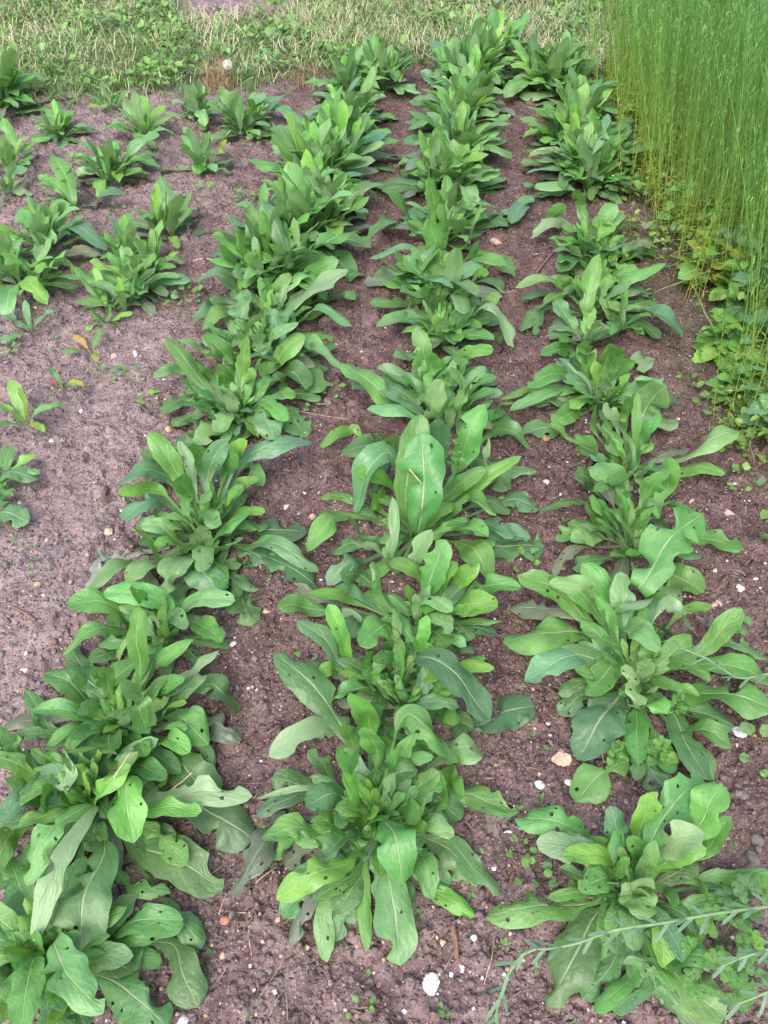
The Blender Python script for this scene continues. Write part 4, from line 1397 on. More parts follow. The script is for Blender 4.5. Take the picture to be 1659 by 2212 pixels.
def set_tone(o, tone, r, j=0.10):
    c, dust = TONE[tone]
    k = 1 + r.uniform(-j, j); k2 = 1 + r.uniform(-j, j) * 0.6
    o.color = (c[0] * k * k2, c[1] * k, c[2] * k / k2, 1.0 - min(dust * r.uniform(0.5, 1.2), 1.0))

# a pool of leaf shapes shared by the smaller leaves; length 1 along +X, base at the origin
def pool_leaf(r, el0, el1, asp, NL=14, NW=3, bites=0, holes=0, **kw):
    n = 7; p = np.zeros(3); pts = [p.copy()]
    yaw = 0.0; dy = r.uniform(-0.22, 0.22)
    for i in range(n):
        e = el0 + (el1 - el0) * (i / (n - 1)) ** 1.3
        p = p + np.array([math.cos(e) * math.cos(yaw), math.cos(e) * math.sin(yaw), math.sin(e)]) / n
        yaw += dy / n * 2
        pts.append(p.copy())
    V, F, uv = leaf_mesh(pts, asp, r.uniform(0.10, 0.2), r, NL, NW, roll=r.uniform(-0.25, 0.25), bites=bites, holes=holes, clamp=False, twist=r.uniform(-0.5, 0.5), **kw)
    me = new_mesh("leaf", V, F, uv)
    me.materials.append(M_LEAF)
    return me
R = math.radians
POOL = {'up': [], 'mid': [], 'low': []}
for i in range(30):
    POOL['up'].append(pool_leaf(rng, R(rng.uniform(64, 88)), R(rng.uniform(10, 78)), rng.uniform(0.16, 0.27), bites=int(rng.random() < 0.4), wav=rng.uniform(1.0, 2.3)))
    POOL['mid'].append(pool_leaf(rng, R(rng.uniform(45, 64)), R(rng.uniform(-40, 25)), rng.uniform(0.19, 0.30), bites=int(rng.integers(0, 3)), wav=rng.uniform(1.0, 2.3)))
    POOL['low'].append(pool_leaf(rng, R(rng.uniform(12, 30)), R(rng.uniform(-22, -6)), rng.uniform(0.20, 0.32), bites=int(rng.integers(0, 4))))

def pool_put(parent, kind, rz, L, tone, r, dz=0.0, off=0.0, tilt=0.0, name="leaf", mat=None):
    me = POOL[kind][int(r.integers(0, len(POOL[kind])))]
    o = bpy.data.objects.new(name, me)
    o.parent = parent
    o.location = (math.cos(rz) * off, math.sin(rz) * off, dz)
    o.rotation_euler = (0, tilt, rz)
    o.scale = (L, L * r.uniform(0.9, 1.15), L)
    COL.objects.link(o)
    set_tone(o, tone, r, 0.14)
    return o

GROUP_CAT = "plant"
ROOT = {}
by_plant = {}
for row in LEAVES: by_plant.setdefault(row[0], []).append(row)

def build_rosette(key, x, y, nfill, L, label, group):
    x, y, L = x / 1000.0, y / 1000.0, L / 1000.0
    r = np.random.default_rng(abs(hash_key(key)))
    z = gh(x, y)
    root = empty("rosette_plant", (x, y, z), 0.0)
    tag(root, label, GROUP_CAT, group)
    ROOT[key] = root
    org = np.array([x, y, z])
    for (_, bx, by, bz, tx, ty, tz, w, arch, tone) in by_plant.get(key, []):
        B = np.array([bx, by, bz]) / 1000.0
        Tp = np.array([tx, ty, tz]) / 1000.0
        B[2] += z * 0.5; Tp[2] += gh(Tp[0], Tp[1]) * 0.5
        d = Tp - B; ln = np.linalg.norm(d)
        ar = (0.10 * ln if tz > 60 else 0.07 * ln) if arch < 0 else arch / 1000.0
        up = np.array([0, 0, 1.0])
        perp = np.array([-d[1], d[0], 0]); perp /= max(np.linalg.norm(perp), 1e-6)
        # arch lifts the middle; a steep leaf bows outwards instead
        steep = abs(d[2]) / max(ln, 1e-6)
        bow = up * ar * (1 - 0.7 * steep) - np.array([d[0], d[1], 0]) * 0.18 * steep
        Mi = B + 0.52 * d + bow + perp * ln * r.uniform(-0.05, 0.05)
        crown = org + np.array([0, 0, 0.008])
        to = B - crown; dist = np.linalg.norm(to)
        pts = []
        if dist > 0.035:
            if dist > 0.16: crown = B - to / dist * 0.16
            crown[2] = max(crown[2] - 0.004, gh(crown[0], crown[1]) + 0.003)
            pts.append(crown)
        pts += [B, Mi, Tp]
        tot = sum(np.linalg.norm(np.array(pts[i + 1]) - np.array(pts[i])) for i in range(len(pts) - 1))
        pet = np.clip((np.linalg.norm(B - pts[0]) if len(pts) == 4 else 0.0) / tot, 0.0, 0.6) * 0.72 + 0.02
        wd = w / 1000.0
        if tz - bz > 0.75 * ln * 1000: wd *= 1.03
        else: wd *= 1.10
        old = tone in 'dDgG'
        bites = int(r.integers(2, 6)) if tone in 'hg' else (int(r.integers(1, 4)) if old or tone == 'U' else int(r.random() < 0.55) * int(r.integers(1, 3)))
        holes = int(r.integers(2, 7)) if tone in 'hg' else (int(r.integers(0, 4)) if old else int(r.random() < 0.45) * int(r.integers(1, 3)))
        near = B[1] < 2.2
        V, F, uv = leaf_mesh(pts, wd, pet, r, (40 if holes else 32) if near else 20, (7 if holes else 5) if near else 4, roll=r.uniform(-0.22, 0.22) if tz > 40 else r.uniform(-0.06, 0.06), flip=tone in 'uU', bites=bites, holes=holes if near else 0,
                             fold=r.uniform(0.05, 0.32) if tz > 40 else r.uniform(0.02, 0.12), wav=r.uniform(0.9, 1.7), twist=r.uniform(-0.3, 0.3))
        me = new_mesh("leaf", V - org, F, uv)
        o = put("leaf", me, M_LEAF, root)
        set_tone(o, tone, r, 0.09)
        if tone in 'uU': o["label"] = "leaf turned to show its pale underside"
        elif tone == 'Y': o["label"] = "yellowing leaf"
        elif tone in 'gG': o["label"] = "limp grey dusty leaf"
    hero = len(by_plant.get(key, [])) > 8
    far = y > 2.6
    ph = r.uniform(0, 6.28)
    if hero:
        n = int(nfill * (2.5 if y < 1.8 else 3.7))
        if y > 1.8: L *= 1.12
        sp_ = 0.075 if y > 1.8 else 0.03
        hs2 = [(0.0, 0.0)] + [(r.normal(0, sp_ * 0.6), r.normal(0, sp_)) for _ in range(4 if y > 1.8 else 2)]
        for i in range(n):
            q = (i + 0.5) / n           # 0 = heart, 1 = outermost
            kind = 'up' if q < 0.5 else ('mid' if q < 0.86 else 'low')
            hx, hy = hs2[i % len(hs2)]
            o = pool_put(root, kind, ph + i * 2.39996 + r.uniform(-0.5, 0.5), L * (0.40 + 0.72 * q) * r.uniform(0.75, 1.2),
                     r.choice(list('ynynpn' if q < 0.6 else ('nbpsnd' if q < 0.86 else 'ddgdn'))), r, 0.004 + 0.008 * (1 - q), 0.004 + 0.02 * q * r.random(), r.uniform(-0.2, 0.2))
            o.location.x += hx; o.location.y += hy; o.location.z += gh(x + hx, y + hy) - z
    else:
        # a clump: a few hearts close together, each throwing up its own leaves
        small = nfill < 20
        nh = 1 if small else int(r.integers(3, 6))
        hearts = [(r.normal(0, 0.05), r.normal(0, 0.085), r.uniform(0.8, 1.15)) for _ in range(nh)]
        bed = key[0] == 'P'
        n = int(nfill * 1.6) if small else int(nfill * (2.1 if bed else 3.0))
        if bed: L *= 0.88; hearts = [(q_[0] * 0.6, q_[1] * 0.5, q_[2]) for q_ in hearts]
        for i in range(n):
            q = (i + 0.5) / n
            hx, hy, hl = hearts[i % nh]
            kind = 'up' if r.random() < 0.62 - 0.35 * max(q - 0.6, 0) * 2 and q < 0.75 else ('mid' if r.random() < 0.68 else 'low')
            if small and q > 0.8: kind = 'mid'
            ln = L * (0.55 + 0.82 * r.random() ** 0.8) * hl * (1.04 if kind != 'up' else 0.98)
            tone = r.choice(list('ynnyypnpb')) if kind == 'up' else (r.choice(list('nnpbnpyU')) if kind == 'mid' else r.choice(list('ddbpdg')))
            if bed: tone = r.choice(list('yynppypn' if kind != 'low' else 'npdbg'))
            o = pool_put(root, kind, ph + i * 2.39996 + r.uniform(-0.7, 0.7), ln, tone, r, 0.006, 0.012 * r.random(), r.uniform(-0.22, 0.22))
            o.location.x += hx; o.location.y += hy
            o.location.z += gh(x + hx, y + hy) - z
    return root

def hash_key(k):
    h = 17
    for c in k: h = (h * 131 + ord(c)) % 1000003
    return h

for row in PLANTS: build_rosette(*row)

# ------------------------------------------------------------------ seedlings
for i, (x, y, n, L, tone, label) in enumerate(SEEDLINGS):
    r = np.random.default_rng(400 + i)
    x, y, L = x / 1000, y / 1000, L / 1000 * 1.3
    root = tag(empty("seedling", (x, y, gh(x, y))), label, "seedling", "seedlings on the bare soil at the left")
    for k in range(n):
        q = (k + 0.5) / n
        tn = tone
        if tone == 'R' and k > 0: tn = 'Y' if k == 1 else 'd'
        if tone == 'o' and k > 0: tn = 'Y' if k == 1 else 'n'
        if tone == 'Y': tn = ['Y', 'y', 'y', 'Y', 'y', 'n', 'p'][k % 7]
        sp_leaf = tn in 'Ro'
        o = pool_put(root, 'mid' if sp_leaf else ('up' if q < 0.35 else 'mid'), 2.3 if sp_leaf else k * 2.4 + i + 0.8, L * (1.35 if sp_leaf else 1.0) * r.uniform(0.7, 1.15), tn, r, 0.002, 0.003, r.uniform(-0.2, 0.3))
        if tn == 'R': o["label"] = "red leaf"
        if tn == 'o': o["label"] = "dried orange leaf"

# ------------------------------------------------------------------ small weeds: round leaflets on short stalks
def leaflet(r, kind='round', NL=12, NW=3):
    if kind == 'round':
        pts = [(0, 0, 0), (0.35, 0, 0.10), (0.7, 0.0, 0.12), (1, 0.0, 0.05)]
        V, F, uv = leaf_mesh(pts, 0.50, 0.42, r, NL, NW, clamp=False, shape=(0.55, 0.50), wav=1.2)
    elif kind == 'heart':
        pts = [(0, 0, 0), (0.3, 0, 0.12), (0.65, 0.0, 0.10), (1, 0.0, -0.06)]
        V, F, uv = leaf_mesh(pts, 0.62, 0.28, r, 18, NW + 1, clamp=False, shape=(0.36, 0.85), wav=0.8, tooth=0.5, fold=r.uniform(0.1, 0.35))
    else:   # crinkled, blunt-toothed
        pts = [(0, 0, 0), (0.25, 0, 0.08), (0.6, 0.0, 0.12), (1, 0.0, 0.02)]
        V, F, uv = leaf_mesh(pts, 0.66, 0.18, r, 18, NW + 1, clamp=False, shape=(0.5, 0.6), wav=1.2, tooth=0.6, fold=0.2)
    me = new_mesh("leaf", V, F, uv); me.materials.append(M_WEED)
    return me
PW = {k: [leaflet(rng, k) for _ in range(6)] for k in ('round', 'heart', 'crinkled')}

def weed_leaf(parent, kind, loc, rz, el, L, tone, r):
    o = bpy.data.objects.new("leaf", PW[kind][int(r.integers(0, 6))])
    o.parent = parent; o.location = loc
    o.rotation_euler = (r.uniform(-0.3, 0.3), -el, rz)
    o.scale = (L, L, L)
    COL.objects.link(o); set_tone(o, tone, r, 0.2)
    c = o.color; o.color = (c[0] * 1.22, c[1] * 1.15, c[2] * 1.1, 1.0)
    return o

def tube(pts, r0, r1, ns=5):
    C, L = crom(pts, max(6, len(pts) * 4))
    T = np.gradient(C, axis=0); T /= np.linalg.norm(T, axis=1, keepdims=True)
    ref = np.array([0.31, 0.2, 0.93]); A = np.cross(T, ref); A /= np.linalg.norm(A, axis=1, keepdims=True); B = np.cross(T, A)
    an = np.linspace(0, 2 * math.pi, ns, endpoint=False)
    rr = np.linspace(r0, r1, len(C))[:, None, None]
    V = C[:, None, :] + rr * (A[:, None, :] * np.cos(an)[None, :, None] + B[:, None, :] * np.sin(an)[None, :, None])
    n = len(C); idx = np.arange(n * ns).reshape(n, ns); nx = np.roll(idx, -1, 1)
    F = np.stack([idx[:-1], nx[:-1], nx[1:], idx[1:]], -1).reshape(-1, 4)
    return V.reshape(-1, 3), F

def tube_obj(name, pts, r0, r1, col, mat, parent=None, ns=5, end=None):
    V, F = tube(pts, r0, r1, ns)
    c = np.broadcast_to(np.array(col, float), V.shape) if end is None else np.array(col)[None] + (np.array(end) - np.array(col))[None] * np.linspace(0, 1, len(V))[:, None]
    return put(name, new_mesh(name, V, F, None, True, c), mat, parent)

for i, (x, y, rad, n, label) in enumerate(WEEDS):
    r = np.random.default_rng(900 + i)
    x, y, rad = x / 1000, y / 1000, rad / 1000
    root = tag(empty("small_weed", (x, y, gh(x, y))), label, "weed", "small weeds on the bare soil")
    for k in range(n):
        a = k * 2.4 + r.uniform(-0.4, 0.4); q = math.sqrt((k + 0.5) / n)
        d = rad * q * 0.75
        px, py = math.cos(a) * d, math.sin(a) * d
        weed_leaf(root, 'round', (px * 0.6, py * 0.6, gh(x + px, y + py) - root.location.z + 0.004 + 0.02 * (1 - q)), a, r.uniform(0.1, 0.7), rad * r.uniform(0.55, 0.9), r.choice(list('nypbn')), r)

for i, (x, y, rad, tone, label) in enumerate(CRINKLED):
    r = np.random.default_rng(1300 + i)
    x, y, rad = x / 1000, y / 1000, rad / 1000
    z = gh(x, y); h = 0.17 if 'tall' in label else 0.10
    root = tag(empty("crinkled_weed", (x, y, z)), label, "weed", "bright crinkled weeds growing through the rosettes")
    tube_obj("stem", [(0, 0, 0), (0.006, 0.004, h * 0.5), (0, 0, h)], 0.0016, 0.0012, (0.16, 0.26, 0.08), M_FLAX, root)
    for k in range(13):
        q = k / 12; a = k * 1.9
        weed_leaf(root, 'crinkled', (0, 0, h * (0.35 + 0.65 * q)), a, 0.15 + 0.8 * q, rad * (0.75 - 0.4 * q) * r.uniform(0.7, 1.1), 'n' if k % 3 else tone, r)

def palmate(r):
    s = Soup(4)
    for k in range(7):
        a = (k - 3) * 0.72
        pts = [(0, 0, 0), (0.35 * math.cos(a), 0.35 * math.sin(a), 0.05), (0.65 * math.cos(a), 0.65 * math.sin(a), 0.06), (math.cos(a), math.sin(a), 0.0)]
        V, F, uv = leaf_mesh(pts, 0.60, 0.05, r, 12, 3, clamp=False, shape=(1.3, 0.35), wav=0.8, tooth=0.9)
        V[:, 2] += 0.002 * k
        s.add(V, F, uv)
    me = s.mesh("leaf"); me.materials.append(M_WEED)
    return me
PALM = [palmate(rng) for _ in range(3)]
for i, (x, y, rad, label) in enumerate(CRANESBILLS):
    r = np.random.default_rng(1400 + i)
    x, y, rad = x / 1000, y / 1000, rad / 1000
    z = gh(x, y)
    root = tag(empty("cranesbill", (x, y, z)), label, "weed", "cranesbills at the bottom right")
    for k in range(4):
        a = k * 2.4 + i; d = rad * (0.25 + 0.12 * k); h = 0.085 - 0.006 * k
        tip = (math.cos(a) * d, math.sin(a) * d, h)
        tube_obj("stalk", [(0, 0, 0), (tip[0] * 0.4, tip[1] * 0.4, h * 0.7), tip], 0.0013, 0.001, (0.17, 0.24, 0.08), M_FLAX, root)
        o = bpy.data.objects.new("leaf", PALM[k % 3]); o.parent = root; o.location = tip
        o.rotation_euler = (r.uniform(-0.4, 0.4), r.uniform(-0.4, 0.3), a); s_ = rad * r.uniform(0.30, 0.46); o.scale = (s_, s_, s_)
        COL.objects.link(o); set_tone(o, r.choice(list('npyn')), r, 0.1)

# ------------------------------------------------------------------ broad-leaved weeds along the flax
for i, (x, y, h, rad, tone, label) in enumerate(BROADLEAF):
    r = np.random.default_rng(1500 + i)
    x, y, h, rad = x / 1000, y / 1000, h / 1000 * 1.2, rad / 1000 * 1.85
    z = gh(x, y)
    root = tag(empty("broadleaf_weed", (x, y, z)), label, "weed", "broad-leaved weeds along the foot of the flax")
    ns = 3
    for sidx in range(ns):
        a0 = r.uniform(0, 6.28); ex = (math.cos(a0) * 0.05, math.sin(a0) * 0.05, h * r.uniform(0.65, 1.05))
        if sidx == 0: ex = (-0.02, -0.03, h)
        tube_obj("stem", [(0, 0, 0), (ex[0] * 0.35, ex[1] * 0.35, ex[2] * 0.5), ex], 0.0022, 0.0014, (0.14, 0.17, 0.07), M_FLAX, root)
        nl = 5
        for k in range(nl):
            q = (k + 0.6) / nl
            for sd in (0, 1):
                a = a0 + k * 1.57 + sd * math.pi
                loc = (ex[0] * q, ex[1] * q, ex[2] * q)
                tn = tone if tone != 'Y' else ('Y' if (k + sidx) % 2 == 0 else 'n')
                weed_leaf(root, 'heart', loc, a, r.uniform(-0.25, 0.55), rad * (1.15 - 0.6 * q) * r.uniform(0.75, 1.1), tn, r)

# ------------------------------------------------------------------ flax stand
FLAX_TOP = np.array([0.150, 0.360, 0.110]); FLAX_MID = np.array([0.240, 0.420, 0.100]); FLAX_LOW = np.array([0.420, 0.450, 0.095])
def flax_col(q, r):
    q = np.asarray(q)[..., None]
    c = np.where(q < 0.35, FLAX_LOW + (FLAX_MID - FLAX_LOW) * (q / 0.35), FLAX_MID + (FLAX_TOP - FLAX_MID) * ((q - 0.35) / 0.65))
    return c * r.uniform(0.85, 1.15)

def flax_parts(h, lean, r, nl=44):
    """a stem as a thin three-sided tube and narrow leaves as folded slips: vertices, triangles, colours"""
    n = 7; t = np.linspace(0, 1, n)
    bend = r.uniform(-0.05, 0.05, 2)
    C = np.stack([lean[0] * h * t ** 1.6 + bend[0] * h * np.sin(t * 3.1), lean[1] * h * t ** 1.6 + bend[1] * h * np.sin(t * 3.1), h * t * (1 - 0.5 * (lean[0] ** 2 + lean[1] ** 2))], -1)
    rad = 0.0016 * (1 - 0.5 * t)
    an = np.array([0, 2.094, 4.189])
    V = C[:, None, :] + rad[:, None, None] * np.stack([np.cos(an), np.sin(an), 0 * an], -1)[None]
    idx = np.arange(n * 3).reshape(n, 3); nx = np.roll(idx, -1, 1)
    q = np.stack([idx[:-1], nx[:-1], nx[1:], idx[1:]], -1).reshape(-1, 4)
    F = np.vstack([q[:, [0, 1, 2]], q[:, [0, 2, 3]]])
    c = np.repeat(flax_col(t, r), 3, 0)
    # leaves
    tq = np.sort(r.uniform(0.04, 1.0, nl)); a = np.arange(nl) * 2.4 + r.uniform(0, 6)
    B = np.stack([np.interp(tq, t, C[:, k]) for k in range(3)], -1)
    L = 0.030 * r.uniform(0.6, 1.2, nl) * np.where(tq > 0.9, 0.7, 1.0)
    e = np.where(tq < 0.25, r.uniform(-0.6, 0.5, nl), r.uniform(0.85, 1.4, nl))
    D = np.stack([np.cos(a) * np.cos(e), np.sin(a) * np.cos(e), np.sin(e)], -1)
    S = np.stack([-np.sin(a), np.cos(a), 0 * a], -1) * 0.0011
    M_ = B + D * (L * 0.45)[:, None]
    E = B + D * L[:, None]; E[:, 2] -= L * 0.12
    LV_ = np.stack([B, M_ - S, E, M_ + S], 1).reshape(-1, 3)
    k = len(V.reshape(-1, 3)) + np.arange(nl)[:, None] * 4
    LF = np.vstack([k + np.array([[0, 1, 2]]), k + np.array([[0, 2, 3]])])
    lc = np.repeat(flax_col(np.clip(tq - 0.06, 0, 1), r) * r.uniform(0.85, 1.2, (nl, 1)), 4, 0)
    return np.vstack([V.reshape(-1, 3), LV_]), np.vstack([F, LF]), np.vstack([c, lc])

rf = np.random.default_rng(77)
POOLF = []
for _ in range(14):
    V, F, c = flax_parts(rf.uniform(0.88, 1.04), (rf.uniform(-0.30, 0.0), rf.uniform(-0.14, 0.08)), rf)
    me = new_mesh("flax_plant", V, F, None, True, c); me.materials.append(M_FLAX); POOLF.append((me, V, F, c))

def flax_front(y): return np.interp(y, FE_Y, FE_X)
def stem_front(y): return flax_front(y) + 0.06 * sstep(2.9, 2.3, np.asarray(y, float)) + 0.10 * np.clip(vnoise(y, 0 * np.asarray(y, float), 7.0, 19), -0.1, 0.5)
cand = []
while len(cand) < 2700:
    y = rf.uniform(1.55, 4.95 - 0.25 * rf.random()); d = rf.uniform(0, 1) ** 1.35 * 1.15
    if rf.random() < 0.03: d = -rf.uniform(0, 0.13)
    x = float(stem_front(y)) + d + 0.16 * float(vnoise(y, 0.0, 5.0, 12)) + 0.06 * float(vnoise(y, 0.0, 17.0, 13)) + 0.02
    cand.append((d, x, y))
cand.sort()
flax_label = "tall thin flax stem at the open front edge of the flax stand"
for d, x, y in cand[:300]:
    me = POOLF[int(rf.integers(0, len(POOLF)))][0]
    o = bpy.data.objects.new("flax_plant", me)
    o.location = (x, y, gh(x, y) - 0.005); o.rotation_euler = (rf.uniform(-0.07, 0.07), rf.uniform(-0.09, 0.05), rf.uniform(-0.6, 0.6))
    s_ = rf.uniform(0.86, 1.06); o.scale = (s_, s_, s_)
    k_ = rf.uniform(0.85, 1.35); o.color = (k_ * rf.uniform(0.95, 1.15), k_, k_, 1.0)
    COL.objects.link(o)
    tag(o, flax_label, "flax", "flax stems along the front edge of the stand")
sp = Soup(3)
for d, x, y in cand[300:]:
    _, V, F, c = POOLF[int(rf.integers(0, len(POOLF)))]
    a = rf.uniform(-0.6, 0.6); s_ = rf.uniform(0.88, 1.08); ca, sa = math.cos(a) * s_, math.sin(a) * s_
    Vr = np.stack([V[:, 0] * ca - V[:, 1] * sa + x, V[:, 0] * sa + V[:, 1] * ca + y, V[:, 2] * s_ + gh(x, y)], -1)
    sp.add(Vr, F, None, c * rf.uniform(0.72, 1.28) * np.array([rf.uniform(0.9, 1.15), 1.0, rf.uniform(0.85, 1.15)]))
tag(put("flax_stand", sp.mesh("flax_stand"), M_FLAX), "dense stand of tall green flax behind its front stems", "flax", kind="stuff")

# stems of flax that bent over the bed
BL = ["drooping flax stem across the nearest right rosette, longest of the bent ones", "bent flax stem at the right edge under the cranesbill", "bent flax stem at the bottom right corner",
      "bent flax tip lying over the wide sprawling rosette", "fallen pale flax stem on the soil beside the right row", "fallen flax stem lying towards the rosette with crossing leaves", "fallen thin flax stem above the yellowing weed"]
for i, P in enumerate(FLAX_BENT):
    r = np.random.default_rng(1700 + i)
    pts = np.array(P, float) / 1000
    for q in pts: q[2] += gh(q[0], q[1])
    root_pos = pts[-1].copy()
    root = tag(empty("bent_flax", tuple(root_pos)), BL[i], "flax", "flax stems bent over the bed")
    loc = pts - root_pos
    pale = i >= 4
    c0, c1 = ((0.25, 0.38, 0.17), (0.24, 0.37, 0.20)) if not pale else ((0.24, 0.32, 0.12), (0.22, 0.34, 0.12))
    tube_obj("stem", loc[::-1], 0.0028, 0.0016, c0, M_FLAX, root, 6, c1)
    C, L = crom(loc, 120)
    nlv = int(L / 0.013)
    T = np.gradient(C, axis=0); T /= np.linalg.norm(T, axis=1, keepdims=True)
    if i == 0 or i < 4:
        me = None
        for k in range(nlv):
            j = int(k / nlv * 119); d = -T[j]
            d = T[j] * -1.0
            # leaves point towards the tip, which is the start of the path
            side = np.cross(d, [0, 0, 1.0]); side /= max(np.linalg.norm(side), 1e-6); upv = np.cross(side, d)
            a = k * 2.4; rad = side * math.cos(a) + upv * math.sin(a)
            ang = r.uniform(0.5, 0.9)
            dirv = d * math.cos(ang) + rad * math.sin(ang) - np.array([0, 0, 0.25]); dirv /= np.linalg.norm(dirv)
            Ln = r.uniform(0.022, 0.036)
            b = C[j]; pts4 = [b, b + dirv * Ln * 0.5 + np.array([0, 0, 0.001]), b + dirv * Ln - np.array([0, 0, 0.003])]
            V, F, uv = leaf_mesh(pts4, 0.0046, 0.02, r, 5, 1, clamp=False, shape=(0.5, 0.9), wav=0.3)
            o = put("leaf", new_mesh("leaf", V, F, uv, True, np.broadcast_to(np.array([0.15, 0.26, 0.165]), V.shape)), M_FLAX, root)

# ------------------------------------------------------------------ mown grass, hay and weeds at the far end
def blades(n, xr, yr, hr, wr, col0, col1, r, lean=(0.2, 1.2), keep=None, zoff=0.0):
    x = r.uniform(*xr, n); y = r.uniform(*yr, n)
    if keep is not None:
        k = keep(x, y); x, y = x[k], y[k]; n = len(x)
    z = ground_h(x, y) + zoff
    a = r.uniform(0, 6.283, n); h = r.uniform(*hr, n); le = r.uniform(*lean, n); w = r.uniform(*wr, n)
    D = np.stack([np.cos(a), np.sin(a)], -1); S = np.stack([-np.sin(a), np.cos(a)], -1)
    P = []
    for q, ww in ((0.0, 1.0), (0.5, 0.85), (1.0, 0.12)):
        out = h * np.sin(le * q) * q; up = h * np.cos(le * q) * q
        c = np.stack([x + D[:, 0] * out, y + D[:, 1] * out], -1)
        for sgn in (-1, 1):
            P.append(np.concatenate([c + sgn * S * (w * ww * 0.5)[:, None], (z + np.maximum(up, 0.002))[:, None]], 1))
    V = np.stack(P, 1).reshape(-1, 3)
    k = np.arange(n)[:, None] * 6
    F = np.vstack([k + np.array([[0, 1, 3, 2]]), k + np.array([[2, 3, 5, 4]])])
    m = r.uniform(0, 1, (n, 1)); patch = np.clip(vnoise(x, y, 2.2, 55)[:, None] * 1.6 + 0.5, 0, 1)
    m = 0.5 * m + 0.5 * patch
    c = (np.array(col0) * (1 - m) + np.array(col1) * m) * r.uniform(0.75, 1.25, (n, 1))
    return V, F, np.repeat(c, 6, 0)

rg = np.random.default_rng(5)
def bare_patch(x, y): return ((x + 1.0) / 0.42) ** 2 + ((y - 6.2) / 0.30) ** 2 < 1.0 + 0.8 * vnoise(x, y, 7, 71)
def in_grass(x, y): return (y > grass_edge(x) - 0.03) & ~bare_patch(x, y) & ~((x > flax_front(np.minimum(y, 4.78)) + 0.1) & (y < 4.85))
def add_b(soup, *a, **k):
    V, F, c = blades(*a, **k); soup.add(V, F, None, c)
gs = Soup(4)
add_b(gs, 52000, (-4.2, 3.2), (4.1, 7.8), (0.03, 0.09), (0.0022, 0.005), (0.105, 0.23, 0.055), (0.24, 0.36, 0.11), rg, (0.6, 1.62), keep=in_grass)
def dens_left(x, y): return in_grass(x, y) & (vnoise(x, y, 3.0, 61) > -0.08) & (rg.random(len(x)) < np.where(x < 0.2, 0.9, 0.35))
add_b(gs, 16000, (-4.2, 3.2), (4.1, 7.8), (0.05, 0.14), (0.003, 0.007), (0.085, 0.20, 0.045), (0.18, 0.31, 0.07), rg, (0.1, 1.1), keep=dens_left)
tag(put("grass", gs.mesh("grass"), M_GRASS), "short mown grass strip behind the planted rows", "grass", kind="stuff")
hs_ = Soup(4)
def hay_keep(x, y):
    f = np.clip((x + 2.4) / 2.0, 0.15, 1.0) * np.clip((6.9 - y) / 0.5, 0.25, 1)
    return in_grass(x, y) & (vnoise(x, y, 2.6, 62) + 0.9 * vnoise(x, y, 8.0, 66) + 0.25 > rg.random(len(x)) * 0.9 - f * 0.40)
add_b(hs_, 34000, (-4.0, 3.2), (4.2, 7.8), (0.06, 0.20), (0.002, 0.0042), (0.28, 0.29, 0.15), (0.56, 0.53, 0.36), rg, (1.15, 1.75), keep=hay_keep, zoff=0.022)
tag(put("cut_hay", hs_.mesh("cut_hay"), M_HAY), "pale dried grass clippings lying on the mown strip", "hay", kind="stuff")
# clover-like leaves among the grass and weeds at the foot of the flax
def leafsoup(n, xr, yr, keep, size, hz, c0, c1, r):
    x = r.uniform(*xr, n); y = r.uniform(*yr, n); k = keep(x, y); x, y = x[k], y[k]; n = len(x)
    z = ground_h(x, y) + r.uniform(0.003, hz, n)
    a = r.uniform(0, 6.283, n); e = r.uniform(-0.3, 0.9, n); s = r.uniform(*size, n)
    D = np.stack([np.cos(a) * np.cos(e), np.sin(a) * np.cos(e), np.sin(e)], -1) * s[:, None]
    S = np.stack([-np.sin(a), np.cos(a), r.uniform(-0.4, 0.4, n)], -1) * (s * 0.36)[:, None]
    O = np.stack([x, y, z], -1); up = np.array([0, 0, 1.0]) * (s * 0.12)[:, None]
    V = np.stack([O, O + D * 0.35 - S + up, O + D * 0.8 - S * 0.75 + up, O + D, O + D * 0.8 + S * 0.75 + up, O + D * 0.35 + S + up], 1).reshape(-1, 3)
    b = np.arange(n)[:, None] * 6
    F = np.vstack([b + np.array([[0, 1, 2, 3]]), b + np.array([[0, 3, 4, 5]])])
    m = r.uniform(0, 1, (n, 1))
    c = (np.array(c0) * (1 - m) + np.array(c1) * m) * r.uniform(0.75, 1.2, (n, 1))
    return V, F, None, np.repeat(c, 6, 0)
ws = Soup(4)
ws.add(*leafsoup(34000, (-4.2, 2.6), (4.1, 7.6), lambda x, y: in_grass(x, y) & (vnoise(x, y, 2.8, 63) + 0.7 * vnoise(x, y, 9.0, 67) + 0.16 > rg.random(len(x)) * 0.5 + 0.24 * np.clip((x + 1.0), 0, 1) * np.clip((6.6 - y) / 0.4, 0, 1)), (0.018, 0.055), 0.08, (0.085, 0.20, 0.052), (0.19, 0.33, 0.09), rg))
ws.add(*leafsoup(4200, (-2.8, 1.2), (3.9, 5.3), lambda x, y: np.abs(y - grass_edge(x) - 0.04) < 0.22 * np.clip(0.3 + vnoise(x, y, 3.5, 68) * 1.6, 0.1, 1) * rg.random(len(x)) + 0.02, (0.018, 0.055), 0.09, (0.06, 0.16, 0.042), (0.13, 0.26, 0.06), rg))
tag(put("lawn_weeds", ws.mesh("lawn_weeds"), M_GRASS), "low leafy weeds mixed into the mown grass strip", "weeds", kind="stuff")
vs_ = Soup(4)
def verge_keep(x, y):
    d = x - flax_front(y)
    return (d > -0.32 + 0.18 * vnoise(x, y, 3.5, 64)) & (d < 0.30) & (vnoise(x, y, 5.0, 65) + 0.28 + 1.3 * d > rg.random(len(x)) * 0.7)
